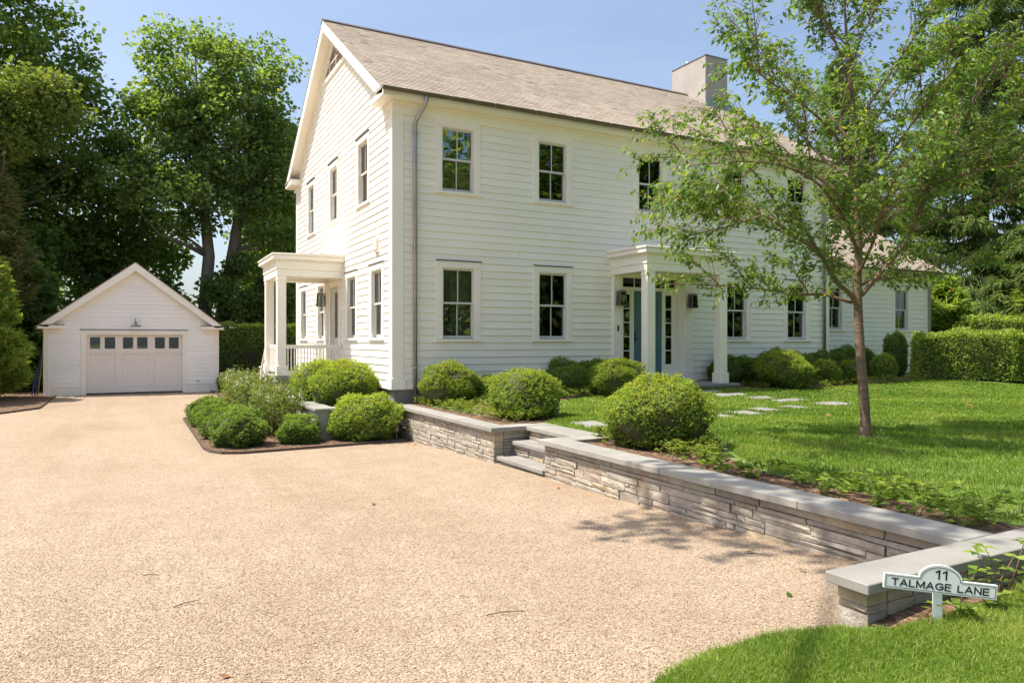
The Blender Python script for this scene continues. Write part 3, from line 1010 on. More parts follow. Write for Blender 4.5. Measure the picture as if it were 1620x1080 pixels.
en = empty_part('entrance', house)
D0, D1 = 11.09, 11.98
e = MB()
nb = -.13
e.fbox(F_front, 10.581, 10.66, nb - .03, .03, .96, 3.55)
e.fbox(F_front, 12.42, 12.549, nb - .03, .03, .96, 3.55)
e.fbox(F_front, 10.661, 12.419, nb - .03, .02, 3.52, 3.60)
e.fbox(F_front, 10.661, 12.419, nb - .03, nb + .05, 3.215, 3.30)
e.fbox(F_front, D0 - .085, D0 - .004, nb - .03, nb + .03, 1.07, 3.214)
e.fbox(F_front, D1 + .004, D1 + .085, nb - .03, nb + .03, 1.07, 3.214)
e.fbox(F_front, 10.661, 12.419, nb - .05, .0, .951, 1.069)
for (a, b) in ((10.661, 10.75), (11.0, D0 - .086), (D1 + .086, 12.07), (12.33, 12.419)):
    if b - a > .003: e.fbox(F_front, a, b, nb - .03, nb + .018, 1.07, 3.214)
for (a, b) in ((10.75, 11.0), (12.07, 12.33)):
    e.fbox(F_front, a, b, nb - .02, nb + .008, 1.07, 1.37)
    e.fbox(F_front, a, b, nb - .03, nb + .017, 3.12, 3.214)
e.build('door_frame', M['trim'], en, bevel=.004)
for (a, b) in ((10.751, 10.999), (12.071, 12.329)):
    sd = empty_part('sidelight', house)
    k = MB()
    zz = [1.37 + i * .35 for i in range(6)]
    k.fbox(F_front, a, a + .03, nb - .01, nb + .012, 1.371, 3.119); k.fbox(F_front, b - .03, b, nb - .01, nb + .012, 1.371, 3.119)
    for z in zz[1:-1]: k.fbox(F_front, a + .03, b - .03, nb - .008, nb + .01, z - .012, z + .012)
    k.build('muntin_frame', M['trim'], sd)
    for z0, z1 in zip(zz, zz[1:]):
        pn = MB(); pn.fbox(F_front, a + .03, b - .03, nb - .004, nb + .001, z0 + .012, z1 - .012); pn.build('pane', M['glass'], sd)
ts = empty_part('transom', house)
k = MB()
tu = [10.68, 11.115, 11.535, 11.955, 12.40]
for u in tu[1:-1]: k.fbox(F_front, u - .012, u + .012, nb - .01, nb + .015, 3.301, 3.519)
k.build('muntin_frame', M['trim'], ts)
for a, b in zip(tu, tu[1:]):
    pn = MB(); pn.fbox(F_front, a + .012, b - .012, nb - .004, nb + .001, 3.301, 3.519); pn.build('pane', M['glass'], ts)
dr = empty_part('front_door', house)
k = MB()
k.fbox(F_front, D0, D1, nb - .05, nb - .012, 1.075, 3.21)
for (z0, z1) in ((1.075, 1.33), (1.98, 2.12), (3.07, 3.21)): k.fbox(F_front, D0 + .12, D1 - .12, nb - .0119, nb, z0, z1)
k.fbox(F_front, D0, D0 + .12, nb - .0118, nb + .0005, 1.075, 3.21); k.fbox(F_front, D1 - .12, D1, nb - .0118, nb + .0005, 1.075, 3.21)
k.fbox(F_front, 11.485, 11.585, nb - .0117, nb + .0003, 1.331, 1.979); k.fbox(F_front, 11.485, 11.585, nb - .0117, nb + .0003, 2.121, 3.069)
k.build('door_leaf', M['door_blue'], dr)
for (a, b) in ((D0 + .15, 11.455), (11.615, D1 - .15)):
    for (z0, z1) in ((1.36, 1.95), (2.15, 3.04)):
        pn = MB(); pn.fbox(F_front, a, b, nb - .012, nb - .004, z0, z1); pn.build('panel', M['door_blue'], dr, bevel=.004)
k = MB(); k.fbox(F_front, D0 + .035, D0 + .075, nb, nb + .012, 1.95, 2.20); k.tube([F_front(D0 + .055, nb + .012, 2.03), F_front(D0 + .055, nb + .06, 2.03), F_front(D0 + .13, nb + .065, 2.03)], .011, 8)
k.build('handle', M['dark_metal'], dr)
k = MB(); k.fbox(F_front, 10.43, 10.465, .111, .130, 2.20, 2.34); k.build('doorbell', M['black'], house)
mt = MB(); mt.box(11.15, 12.0, 13.72, 14.34, .951, .965)
tag(mt.build('doormat', simple('coir_mat', (.07, .045, .04), (.11, .07, .06), 40, .95, .5, .01)), 'dark brown doormat before the blue front door', 'doormat')

# ---- side porch
sp = empty_part('side_porch', house)
F_sp = F_gable
column(sp, F_sp, 18.285, 18.495, 1.43, 1.64, 1.11, 3.55)
column(sp, F_sp, 19.97, 20.18, 1.43, 1.64, 1.11, 3.55)
entablature(sp, F_sp, 18.28, 20.26, 1.65, 3.55)
k = MB(); k.box(3.10, XG - .001, 18.22, 20.30, 1.02, 1.10); k.build('deck', M['bluestone'], sp, bevel=.005)
k = MB(); k.box(3.18, XG - .001, 18.28, 20.25, -.05, 1.019); k.build('deck_base', M['found'], sp)
for nm, F2, u0, u1 in (('near', lambda u, n, z: (u, 18.39 + n, z), 3.39, XG - .03), ('side', lambda u, n, z: (3.275 + n, u, z), 18.505, 19.96), ('far', lambda u, n, z: (u, 20.08 + n, z), 4.45, XG - .03)):
    rl = empty_part('railing', sp.parent)
    rl['label'] = 'white baluster railing of the side porch'
    q = MB()
    q.fbox(F2, u0, u1, -.035, .035, 1.825, 1.868)
    q.fbox(F2, u0, u1, -.022, .022, 1.775, 1.8249)
    q.fbox(F2, u0, u1, -.022, .022, 1.19, 1.235)
    q.build('rail', M['trim'], rl)
    u = u0 + .05
    while u < u1 - .02:
        q = MB(); q.fbox(F2, u - .014, u + .014, -.014, .014, 1.2351, 1.7749); q.build('baluster', M['trim'], rl)
        u += .079
# steps down at the back of the side porch
stp = empty_part('side_steps', house)
for i in range(5):
    k = MB(); k.box(3.15, 4.4, 20.301 + i * .28, 20.301 + (i + 1) * .28 + .02, -.05 if i == 4 else .0, 1.0 - (i + 1) * .17)
    k.build('step', M['bluestone'], stp)
k = MB()
k.tube([(3.22, 20.24, 1.82), (3.22, 20.95, 1.26)], .03, 8)
k.box(3.18, 3.26, 20.93, 21.01, .3, 1.22); k.box(3.155, 3.285, 20.905, 21.035, 1.2201, 1.26)
k.build('stair_rail', M['trim'], stp)

# side door
sd = empty_part('side_door', house)
k = MB()
k.fbox(F_gable, 18.56, 18.74, -.01, .04, 1.10, 3.40); k.fbox(F_gable, 19.62, 19.76, -.01, .04, 1.10, 3.40); k.fbox(F_gable, 18.56, 19.76, -.01, .042, 3.401, 3.548)
k.fbox(F_gable, 19.77, 20.02, -.01, .10, 1.10, 3.549)
k.build('door_casing', M['trim'], sd, bevel=.004)
k = MB()
k.fbox(F_gable, 18.745, 19.615, -.10, -.06, 1.11, 2.05)
k.fbox(F_gable, 18.745, 18.87, -.10, -.06, 2.051, 3.395); k.fbox(F_gable, 19.49, 19.615, -.10, -.06, 2.051, 3.395)
k.fbox(F_gable, 18.87, 19.49, -.10, -.061, 3.26, 3.395); k.fbox(F_gable, 19.17, 19.19, -.095, -.063, 2.051, 3.26)
k.build('door_leaf', M['sash'], sd)
for a, b in ((18.871, 19.169), (19.191, 19.489)):
    q = MB(); q.fbox(F_gable, a, b, -.083, -.077, 2.052, 3.259); q.build('pane', M['glass'], sd)
k = MB(); k.fbox(F_gable, 18.79, 18.83, -.06, -.045, 1.95, 2.15); k.tube([F_gable(18.81, -.045, 2.05), F_gable(18.81, .0, 2.05), F_gable(18.9, .0, 2.05)], .011, 8)
k.build('handle', M['dark_metal'], sd)

# ---- wing, set back on the right
WX0, WX1, WY = XE, 25.5, 16.1
bw, hw_ = [], []
for u in (20.45, 23.93):
    b_, h_ = window(house, F_wing, u, 2.28, 3.88, 1.02, head=True)
    bw.append(b_); hw_.append(h_)
ww = wall_grid(F_wing, WX0, WX1, .85, 4.30, hw_)
ww.box(WX1 - .14, WX1, WY + .15, 22.4, .85, 4.30)
wgz = [(WY, 4.30), (22.4, 4.30), (19.25, 6.45)]
ww.prism([(WX1, u, z) for u, z in wgz], [(WX1 - .14, u, z) for u, z in wgz])
ww = ww.build('wing_wall', M['paint'], house)
clapboards(ww, F_wing, [.87 + EXPO * k for k in range(21)], lambda z: (WX0, WX1 - .16), bw + [(WX1 - .16, WX1 + .1, .5, 5), (WX0, WX1, 4.08, 4.6)], M['paint'], stuff=True)
k = MB()
k.fbox(F_wing, WX1 - .16, WX1 + .02, -.01, .03, .86, 4.2); k.fbox(F_wing, WX0, WX1 + .02, -.01, .036, 4.08, 4.27)
k.box(WX0, WX1 + .3, 15.72, WY - .01, 4.271, 4.30); k.box(WX0, WX1 + .3, 15.70, 15.719, 4.26, 4.40)
k.build('wing_trim', M['trim'], house)
k = MB(); k.box(WX0, WX1 - .2, WY + .2, 22, .86, .95); k.box(WX0, WX1 - .2, 18.6, 18.7, .96, 4.2); k.build('wing_interior', M['interior'], house)
wroof = empty_part('wing_roof', house)
wz = lambda y: 4.40 + KS * (y - 15.72)
k = MB()
ring = [(15.72, wz(15.72)), (19.25, wz(19.25)), (19.25, wz(19.25) - .13), (15.72, wz(15.72) - .12)]
k.prism([(WX0, a, z) for a, z in ring], [(WX1 + .33, a, z) for a, z in ring])
ring = [(38.5 - a, z) for a, z in ring]
k.prism([(WX0, a, z) for a, z in ring], [(WX1 + .33, a, z) for a, z in ring])
ring = [(15.74, wz(15.74) - .02), (19.25, wz(19.25) - .02), (19.25, wz(19.25) - .25), (15.9, wz(15.9) - .25)]
k.prism([(WX1 + .331, a, z) for a, z in ring], [(WX1 + .36, a, z) for a, z in ring])
k.build('roof_deck', M['trim'], wroof)
shingles('shingles', wroof, WX0, WX1 + .36, 15.68, wz(15.68) + .004, KS, (19.25 - 15.68) * math.sqrt(1 + KS * KS), 5)
gutter(house, WX0 + .02, WX1 + .34, 15.63, 4.40)
downspout(house, WX1 - .06, [(WX1 + .1, 15.63, 4.34), (WX1 + .1, 15.64, 4.26), (WX1 + .08, 15.70, 4.18), (WX1 - .03, 15.95, 3.98), (WX1 - .06, 16.01, 3.86), (WX1 - .06, 16.01, .85)], (3.5, 1.8))

# ================================================================== lanterns
def lantern(loc, rotz, label):
    t_ = empty('wall_lantern', loc, label, 'lantern', 'box lanterns beside the doors')
    t_.rotation_euler.z = rotz
    def part(nm, mb, mat):
        me_o = mb.build('tmp', mat, None)
        me = me_o.data
        off = me_o.location.copy()
        bpy.data.objects.remove(me_o)
        me.name = nm
        o = link(nm, me, t_)
        o.location = off
        return o
    # local: wall is the plane y=0, lantern hangs out towards -y, centre z=0
    k = MB(); k.box(-.05, .05, -.02, 0, -.12, .12); part('back_plate', k, M['pewter'])
    k = MB()
    w0, w1, h = .078, .095, .155
    for sx in (-1, 1):
        for sy in (-1, 1):
            k.hexa([(sx * w1 - .007, -.13 + sy * w1 * .9 - .007, -h), (sx * w1 + .007, -.13 + sy * w1 * .9 - .007, -h), (sx * w1 + .007, -.13 + sy * w1 * .9 + .007, -h), (sx * w1 - .007, -.13 + sy * w1 * .9 + .007, -h),
                    (sx * w0 - .007, -.13 + sy * w0 * .9 - .007, h), (sx * w0 + .007, -.13 + sy * w0 * .9 - .007, h), (sx * w0 + .007, -.13 + sy * w0 * .9 + .007, h), (sx * w0 - .007, -.13 + sy * w0 * .9 + .007, h)])
    k.box(-w1 - .012, w1 + .012, -.13 - w1, -.13 + w1, -h - .018, -h)
    k.box(-w0 - .018, w0 + .018, -.13 - w0 - .008, -.13 + w0 + .008, h, h + .018)
    part('cage', k, M['pewter'])
    k = MB(); k.prism([(-.09, -.22, h + .0181), (.09, -.22, h + .0181), (.09, -.045, h + .0181), (-.09, -.045, h + .0181)], [(-.05, -.18, h + .05), (.05, -.18, h + .05), (.05, -.08, h + .05), (-.05, -.08, h + .05)])
    k.box(-.012, .012, -.05, -.005, h + .02, h + .04); part('cap', k, M['pewter'])
    for sx in (-1, 1):
        k = MB(); k.hexa([(sx * (w1 - .001), -.21, -h), (sx * (w1 + .001), -.21, -h), (sx * (w1 + .001), -.05, -h), (sx * (w1 - .001), -.05, -h), (sx * (w0 - .001), -.195, h), (sx * (w0 + .001), -.195, h), (sx * (w0 + .001), -.065, h), (sx * (w0 - .001), -.065, h)]); part('pane', k, M['glass'])
    k = MB(); k.hexa([(-w1, -.217, -h), (w1, -.217, -h), (w1, -.215, -h), (-w1, -.215, -h), (-w0, -.202, h), (w0, -.202, h), (w0, -.2, h), (-w0, -.2, h)]); part('pane', k, M['glass'])
    k = MB(); k.lathe([(.0, -.15), (.018, -.15), (.018, -.03), (.014, -.02), (.02, .02), (.012, .05), (0, .07)], (0, -.13, 0), 10); part('bulb', k, M['bulb'])
    return t_


lantern((10.455, YF - .111, 2.98), 0, 'pewter box lantern on the left pilaster beside the blue door')
lantern((12.69, YF - .111, 2.97), 0, 'pewter box lantern on the right pilaster of the front entrance')
lantern((XG - .101, 19.89, 3.07), R(-90), 'pewter box lantern by the side door under the small left porch')

# ================================================================== garage
gar = empty('garage', (.165, 33.7, 0), 'small white gabled garage with panelled beige door at the drive end', 'garage')
GX0, GX1, GXM = -2.71, 3.04, .165
KG = .776
gz = lambda x: 4.86 - KG * abs(x - GXM)
g_ = wall_grid(F_gar, GX0, GX1, .30, 2.42, [(-1.42, 1.77, .0, 2.21)])
gt = [(GX0, 2.42), (GX1, 2.42), (GX1, gz(GX1) - .12), (GXM, gz(GXM) - .12), (GX0, gz(GX0) - .12)]
g_.prism([F_gar(u, 0, z) for u, z in gt], [F_gar(u, -.14, z) for u, z in gt])
g_.box(GX0, GX0 + .14, 30.581, 37, .05, 2.42); g_.box(GX1 - .14, GX1, 30.581, 37, .05, 2.42); g_.box(GX0, GX1, 37, 37.14, .05, 2.42)
gwall = g_.build('front_wall', M['paint'], gar)


def gl(z):
    e = (4.86 - .19 - z) / KG
    return (max(GX0, GXM - e), min(GX1, GXM + e))


clapboards(gwall, F_gar, [.315 + EXPO * k for k in range(28)], gl, [(-1.59, 1.92, 0, 2.375), (GX0 - .1, -2.56, 0, 2.4), (2.89, GX1 + .1, 0, 2.4)], M['garage_paint'])
for a, b in ((GX0 + .03, -1.591), (1.921, GX1 - .03)): MB().fbox(F_gar, a, b, -.10, -.02, -.05, .312).build('foundation', M['found'], gar)
MB().fbox(F_gar, GX0 - .025, -2.56, -.01, .028, .02, 2.40).build('corner_board', M['trim'], gar, bevel=.004)
MB().fbox(F_gar, 2.89, GX1 + .025, -.01, .028, .02, 2.40).build('corner_board', M['trim'], gar, bevel=.004)
k = MB()
k.fbox(F_gar, -1.59, -1.421, -.10, .035, .0, 2.209); k.fbox(F_gar, 1.771, 1.92, -.10, .035, .0, 2.209); k.fbox(F_gar, -1.59, 1.92, -.10, .037, 2.21, 2.37)
k.fbox(F_gar, -1.42, 1.77, -.10, -.02, 2.17, 2.2099)
k.build('door_casing', M['trim'], gar, bevel=.004)
k = MB(); k.fbox(F_gar, -1.62, 1.95, 0, .065, 2.371, 2.392); k.build('drip_cap', M['dark_metal'], gar)
gd = empty_part('garage_door', gar)
k = MB()
nb = -.12
bays = [(-1.42, -.375), (-.375, .695), (.695, 1.77)]
wins = [(-1.31, -.98), (-.84, -.50), (-.25, .09), (.22, .57), (.82, 1.16), (1.30, 1.64)]
for zz0, zz1 in ((.06, .28), (1.51, 1.68), (2.11, 2.20)): k.fbox(F_gar, -1.42, 1.77, nb - .03, nb, zz0, zz1)
edges = [-1.42] + [e for w_ in wins for e in w_] + [1.77]
for a, b in zip(edges[::2], edges[1::2]): k.fbox(F_gar, a, b, nb - .03, nb, 1.681, 2.109)
for a, b in ((-1.42, -1.30), (-.48, -.27), (.60, .79), (1.66, 1.77)): k.fbox(F_gar, a, b, nb - .03, nb, .281, 1.509)
k.build('door_rails', M['garage_door'], gd)
for a, b in ((-1.30, -.48), (-.27, .60), (.79, 1.66)):
    q = MB()
    q.fbox(F_gar, a, b, nb - .05, nb - .032, .281, 1.509); q.fbox(F_gar, a + .01, b - .01, nb - .031, nb - .022, .29, .32); q.fbox(F_gar, a + .01, b - .01, nb - .031, nb - .022, 1.47, 1.50)
    q.build('panel', M['garage_door'], gd)
for a, b in wins:
    q = MB(); q.fbox(F_gar, a, b, nb - .02, nb - .014, 1.681, 2.109); q.build('pane', M['glass'], gd)
k = MB(); k.fbox(F_gar, 1.70, 1.735, nb, nb + .02, 1.42, 1.52); k.build('handle', M['sash'], gd)
gi = MB(); gi.box(GX0 + .16, GX1 - .16, 30.7, 36.9, .0, .05); gi.build('floor_slab', M['found'], gar)
groof = empty_part('roof', gar)
k = MB()
for sg in (-1, 1):
    xe = GXM + sg * 3.10
    ring = [(GXM, 4.86 + .02), (xe, gz(xe) + .02), (xe, gz(xe) - .09), (GXM, 4.86 - .10)]
    k.prism([(x, 30.17, z) for x, z in ring], [(x, 37.4, z) for x, z in ring])
k.build('roof_deck', M['cedar'], groof)
k = MB()
for sg in (-1, 1):
    xe = GXM + sg * 3.05
    ring = [(GXM, 4.86 - .0), (xe, gz(xe) - .0), (xe - sg * .30, gz(xe - sg * .30) - .26), (GXM, 4.86 - .30)]
    k.prism([(x, 30.14, z) for x, z in ring], [(x, 30.169, z) for x, z in ring])
    ring = [(GXM, 4.86 - .11), (xe - sg * .25, gz(xe - sg * .25) - .11), (xe - sg * .25, gz(xe - sg * .25) - .13), (GXM, 4.86 - .13)]
    k.prism([(x, 30.17, z) for x, z in ring], [(x, 30.439, z) for x, z in ring])
    ring = [(GXM, 4.86 - .131), (xe - sg * .55, gz(xe - sg * .55) - .131), (xe - sg * .55, gz(xe - sg * .55) - .36), (GXM, 4.86 - .36)]
    k.prism([(x, 30.41, z) for x, z in ring], [(x, 30.442, z) for x, z in ring])
k.build('rake_board', M['trim'], groof)
for a, b in ((-2.89, -2.10), (2.43, 3.21)):
    k = MB()
    k.box(a, b, 30.14, 30.439, 2.40, 2.53)
    k.box(a + (.15 if a < 0 else .10), b - (.10 if a < 0 else .15), 30.36, 30.438, 2.26, 2.399)
    k.build('eave_return', M['trim'], groof, bevel=.005)
for a, b in ((-2.90, -2.09), (2.42, 3.22)): MB().box(a, b, 30.13, 30.438, 2.531, 2.55).build('return_flashing', M['dark_metal'], groof)
for sg, sd_ in ((-1, 11), (1, 12)):
    # shingle edges along the rake
    q = MB()
    L_ = 3.14
    n_ = 26
    for i in range(n_):
        xa, xb = GXM + sg * L_ * i / n_, GXM + sg * (L_ * (i + 1) / n_)
        q.prism([(xa, 30.12, gz(xa) + .022), (xb, 30.12, gz(xb) + .022), (xb, 30.12, gz(xb) + .052), (xa, 30.12, gz(xa) + .030)], [(xa, 37.4, gz(xa) + .022), (xb, 37.4, gz(xb) + .022), (xb, 37.4, gz(xb) + .052), (xa, 37.4, gz(xa) + .030)])
    q.build('shingle_courses', M['cedar'], groof)
q = MB(); q.fbox(F_gar, 2.24, 2.36, .01, .06, .40, .47); q.build('outlet_cover', M['sash'], gar)

bl = empty('barn_light', (.17, 30.36, 2.4), 'gooseneck barn lamp above the garage door', 'lamp')
k = MB(); k.tube([(.17, 30.43, 2.62), (.17, 30.30, 2.74), (.17, 30.18, 2.80), (.17, 30.08, 2.76), (.17, 30.06, 2.68)], .014, 8); k.lathe([(.0, 0), (.05, 0), (.05, .01), (0, .01)], (.17, 30.41, 2.615), 10); k.build('arm', M['pewter'], bl)
k = MB(); k.lathe([(.03, .20), (.045, .13), (.07, .09), (.18, .03), (.19, .0), (.182, .0), (.065, .08), (.0, .10)], (.17, 30.06, 2.49), 18); k.build('shade', M['pewter'], bl)

# boards leaning on the garage flank
for i, (x, w_, h, c) in enumerate(((-2.80, .03, 1.75, 'black'), (-2.88, .03, 1.45, 'black'), (-2.97, .03, .95, 'blue_tag'))):
    q = MB(); q.hexa([(x - .16, 30.75, .03), (x - .16 + w_, 30.75, .03), (x - .16 + w_, 30.95, .03), (x - .16, 30.95, .03), (x, 30.75, h), (x + w_, 30.75, h), (x + w_, 30.95, h), (x, 30.95, h)])
    tag(q.build('leaning_board', M[c]), ['tallest dark board leaning against the garage flank', 'shorter dark board leaning beside the garage corner', 'short blue board leaning left of the garage'][i], 'board', 'boards leaning at the garage corner')

# ================================================================== retaining walls
rngw = random.Random(21)


def stone(parent, F, u0, u1, z0, z1, deep=.16, proud=None):
    """one rough ashlar block: a 4x3 front face with uneven relief"""
    p = rngw.uniform(-.007, .010) if proud is None else proud
    g = .0016
    u0 += g; u1 -= g; z0 += g * .7; z1 -= g * .7
    nu, nz_ = 4, 3
    V, Fc = [], []
    for j in range(nz_):
        for i in range(nu):
            e = i in (0, nu - 1); f = j in (0, nz_ - 1)
            uu = u0 + (u1 - u0) * (0, .16, .84, 1)[i] + (rngw.uniform(-.01, .01) if not e else rngw.uniform(0, .006) * (1 if i == 0 else -1))
            zz = z0 + (z1 - z0) * (0, .5, 1)[j] + (rngw.uniform(-.01, .01) if not f else rngw.uniform(0, .005) * (1 if j == 0 else -1))
            nn = p + rngw.uniform(-.006, .007) - (.006 if (e or f) else 0)
            V.append(F(uu, nn, zz))
    for j in range(nz_ - 1):
        for i in range(nu - 1):
            a = j * nu + i
            Fc.append((a, a + 1, a + nu + 1, a + nu))
    b0 = len(V)
    ring = list(range(nu)) + [nu * j + nu - 1 for j in range(1, nz_)] + [nu * (nz_ - 1) + i for i in range(nu - 2, -1, -1)] + [nu * j for j in range(nz_ - 2, 0, -1)]
    cs = {0: (u0, z0), nu - 1: (u1, z0), nu * nz_ - 1: (u1, z1), nu * (nz_ - 1): (u0, z1)}
    for c in (0, nu - 1, nu * nz_ - 1, nu * (nz_ - 1)):
        V.append(F(cs[c][0], -deep, cs[c][1]))
    back = {0: b0, nu - 1: b0 + 1, nu * nz_ - 1: b0 + 2, nu * (nz_ - 1): b0 + 3}
    corners = [0, nu - 1, nu * nz_ - 1, nu * (nz_ - 1)]
    for k in range(4):
        ca, cb = corners[k], corners[(k + 1) % 4]
        ia, ib = ring.index(ca), ring.index(cb)
        seq = ring[ia:ib + 1] if ib > ia else ring[ia:] + ring[:1]
        Fc.append(tuple(seq[::-1]) + (back[ca], back[cb]))
    m_ = MB(); m_.add(V, Fc)
    return m_.build('stone', M['stone'], parent)


def ashlar(parent, F, u0, u1, zb, zt, rows=4, lmin=.16, lmax=.55):
    """courses of uneven height between zb(u) and zt"""
    z = zt
    hs = []
    low = min(zb(u0), zb(u1))
    while z > low + .02:
        h = rngw.choice((.045, .06, .08, .10, .125))
        hs.append((max(z - h, low - .04), z)); z -= h
    i = 0
    for (a, b) in hs:
        u = u0
        while u < u1 - .001:
            L_ = rngw.uniform(lmin, lmax) * (1.0 if b - a > .08 else 1.15)
            e = u + L_
            if u1 - e < lmin * .7: e = u1
            if zb((u + e) / 2) < b - .012:
                if b - a > .09 and rngw.random() < .45:
                    zm = a + (b - a) * rngw.uniform(.4, .6)
                    stone(parent, F, u, e, a, zm); um = u + (e - u) * rngw.uniform(.3, .7)
                    stone(parent, F, u, um, zm, b); stone(parent, F, um, e, zm, b)
                else:
                    stone(parent, F, u, e, a, b)
            u = e


def caps(parent, x0, x1, y0, y1, z0, z1, along='y', lens=(1.3, 1.9)):
    a, b = (y0, y1) if along == 'y' else (x0, x1)
    u = a
    while u < b - .001:
        e = u + rngw.uniform(*lens)
        if b - e < .6: e = b
        k = MB()
        j = rngw.uniform(-.003, .003)
        if along == 'y': k.box(x0 + j, x1 + j, u + .0015, e - .0015, z0, z1 + j * .5)
        else: k.box(u + .0015, e - .0015, y0 + j, y1 + j, z0, z1 + j * .5)
        k.build('cap_stone', M['bluestone'], parent, bevel=.005)
        u = e


FX = 4.86
F_rw = lambda u, n, z: (FX - n, u, z)
ZC0, ZC1 = .59, .655
rwA = empty('retaining_wall', (4.98, 12.0, 0), 'low grey stone retaining wall between house corner and garden steps', 'wall', 'grey stone garden walls')
ashlar(rwA, F_rw, 9.80, 14.05, lambda u: zg(0, u) - .02, ZC0)
F_end = lambda u, n, z: (u, 9.80 - n, z)
ashlar(rwA, F_end, FX + .17, 5.55, lambda u: .12, ZC0, lmin=.3, lmax=.5)
k = MB(); k.box(FX + .03, 5.10, 9.84, 14.30, -.1, ZC0 - .004); k.box(5.101, 5.54, 9.84, 10.03, -.1, ZC0 - .004); k.build('wall_core', M['mortar'], rwA)
caps(rwA, 4.785, 5.12, 9.74, 14.33, ZC0, ZC1)
k = MB(); k.box(5.1215, 5.58, 9.74, 10.05, ZC0, ZC1 - .001); k.build('cap_stone', M['bluestone'], rwA, bevel=.005)

rwB = empty('retaining_wall', (4.98, 5.5, 0), 'long grey stone retaining wall along the front lawn edge', 'wall', 'grey stone garden walls')
ashlar(rwB, F_rw, 2.86, 8.30, lambda u: zg(0, u) - .02, ZC0, lmin=.18, lmax=.66)
F_endB = lambda u, n, z: (u, 8.30 + n, z)
ashlar(rwB, F_endB, FX + .17, 5.60, lambda u: .12, ZC0, lmin=.3, lmax=.5)
k = MB(); k.box(FX + .03, 5.12, 2.6, 8.27, -.1, ZC0 - .004); k.box(5.121, 5.6, 8.07, 8.27, -.1, ZC0 - .004); k.build('wall_core', M['mortar'], rwB)
caps(rwB, 4.785, 5.15, 2.803, 8.36, ZC0, ZC1)
k = MB(); k.box(5.1515, 5.66, 8.04, 8.36, ZC0, ZC1 - .001); k.build('cap_stone', M['bluestone'], rwB, bevel=.005)

rwC = empty('retaining_wall', (4.3, 2.67, .3), 'short stone return wall with broad bluestone cap behind the address sign', 'wall', 'grey stone garden walls')
F_cx = lambda u, n, z: (3.535 - n, u, z)
F_cy = lambda u, n, z: (u, 2.57 - n, z)
F_cn = lambda u, n, z: (u, 2.76 + n, z)
ashlar(rwC, F_cx, 2.57, 2.76, lambda u: .30, ZC0, lmin=.12, lmax=.22)
ashlar(rwC, F_cy, 3.70, 6.5, lambda u: .34, ZC0)
ashlar(rwC, F_cn, 3.70, 4.85, lambda u: .28, ZC0)
k = MB(); k.box(3.57, 6.5, 2.60, 2.73, .1, ZC0 - .004); k.build('wall_core', M['mortar'], rwC)
caps(rwC, 3.475, 6.5, 2.525, 2.80, ZC0 + .005, ZC1, 'x', (1.5, 1.7))

gs = empty('garden_steps', (5.2, 9.05, 0), 'bluestone garden steps with stone risers between the two retaining walls', 'steps')
def tread(x0, x1, zt, th=.055, y0=8.365, y1=9.735):
    q = MB(); q.box(x0, x1, y0, y1, zt - th, zt); q.build('tread', M['bluestone'], gs, bevel=.005)
tread(4.87, 5.22, .225)
tread(5.12, 5.50, .445)
tread(5.38, 5.86, .648, .06, 8.372, 10.02)
ashlar(gs, lambda u, n, z: (4.93 - n, u, z), 8.40, 9.70, lambda u: .10, .168, lmin=.3, lmax=.5)
ashlar(gs, lambda u, n, z: (5.17 - n, u, z), 8.37, 9.73, lambda u: .23, .388, lmin=.28, lmax=.5)
ashlar(gs, lambda u, n, z: (5.43 - n, u, z), 8.37, 9.73, lambda u: .45, .586, lmin=.28, lmax=.5)
k = MB(); k.box(4.97, 5.8, 8.38, 9.72, -.1, .16); k.box(5.21, 5.8, 8.38, 9.72, .161, .38); k.box(5.47, 5.8, 8.38, 9.72, .381, .585); k.build('step_core', M['mortar'], gs)

# stuccoed planter wall left of the house corner
pw = empty('planter_wall', (3.38, 15.5, 0), 'low grey stucco planter wall with bluestone cap beside the rose bushes', 'wall')
k = MB(); k.box(3.24, 3.52, 14.30, 18.2, -.05, .585); k.box(3.521, 4.84, 14.30, 14.55, -.05, .585); k.build('wall_core', M['stucco'], pw, bevel=.004)
caps(pw, 3.17, 3.58, 14.22, 18.2, .586, .64, 'y', (.9, 1.0))
k = MB(); k.box(3.583, 4.80, 14.22, 14.58, .586, .639); k.build('cap_stone', M['bluestone'], pw, bevel=.005)
tag(sheet('planter_soil', (3.5, 4.84, 14.5, 18.2), lambda x, y: .55, M['mulch'], .5), kind='structure')

# stepping stones
PV = [(6.45, 9.55, .50, .62), (7.35, 9.62, .5, .6), (8.25, 9.65, .5, .6), (9.1, 9.66, .5, .6), (9.92, 9.7, .5, .56), (10.70, 10.0, .50, .58), (11.62, 10.05, .48, .56), (12.92, 10.25, .86, .62), (12.55, 11.0, .84, .30), (12.15, 11.42, .66, .30), (11.75, 11.95, .85, .34), (11.6, 12.5, .9, .34)]
path = bpy.data.objects.new('garden_path', None); COL.objects.link(path); path.location = (9, 10, 0); path['kind'] = 'structure'
for i, (x, y, a, b) in enumerate(PV):
    q = MB()
    z = zl(x, y)
    j = [rngw.uniform(-.03, .03) for _ in range(8)]
    p4 = [(x - a / 2 + j[0], y - b / 2 + j[1]), (x + a / 2 + j[2], y - b / 2 + j[3]), (x + a / 2 + j[4], y + b / 2 + j[5]), (x - a / 2 + j[6], y + b / 2 + j[7])]
    q.prism([(u, v, z - .03) for u, v in p4], [(u, v, zl(u, v) + .012) for u, v in p4])
    q.build('paver', M['paver'], path, bevel=.006)

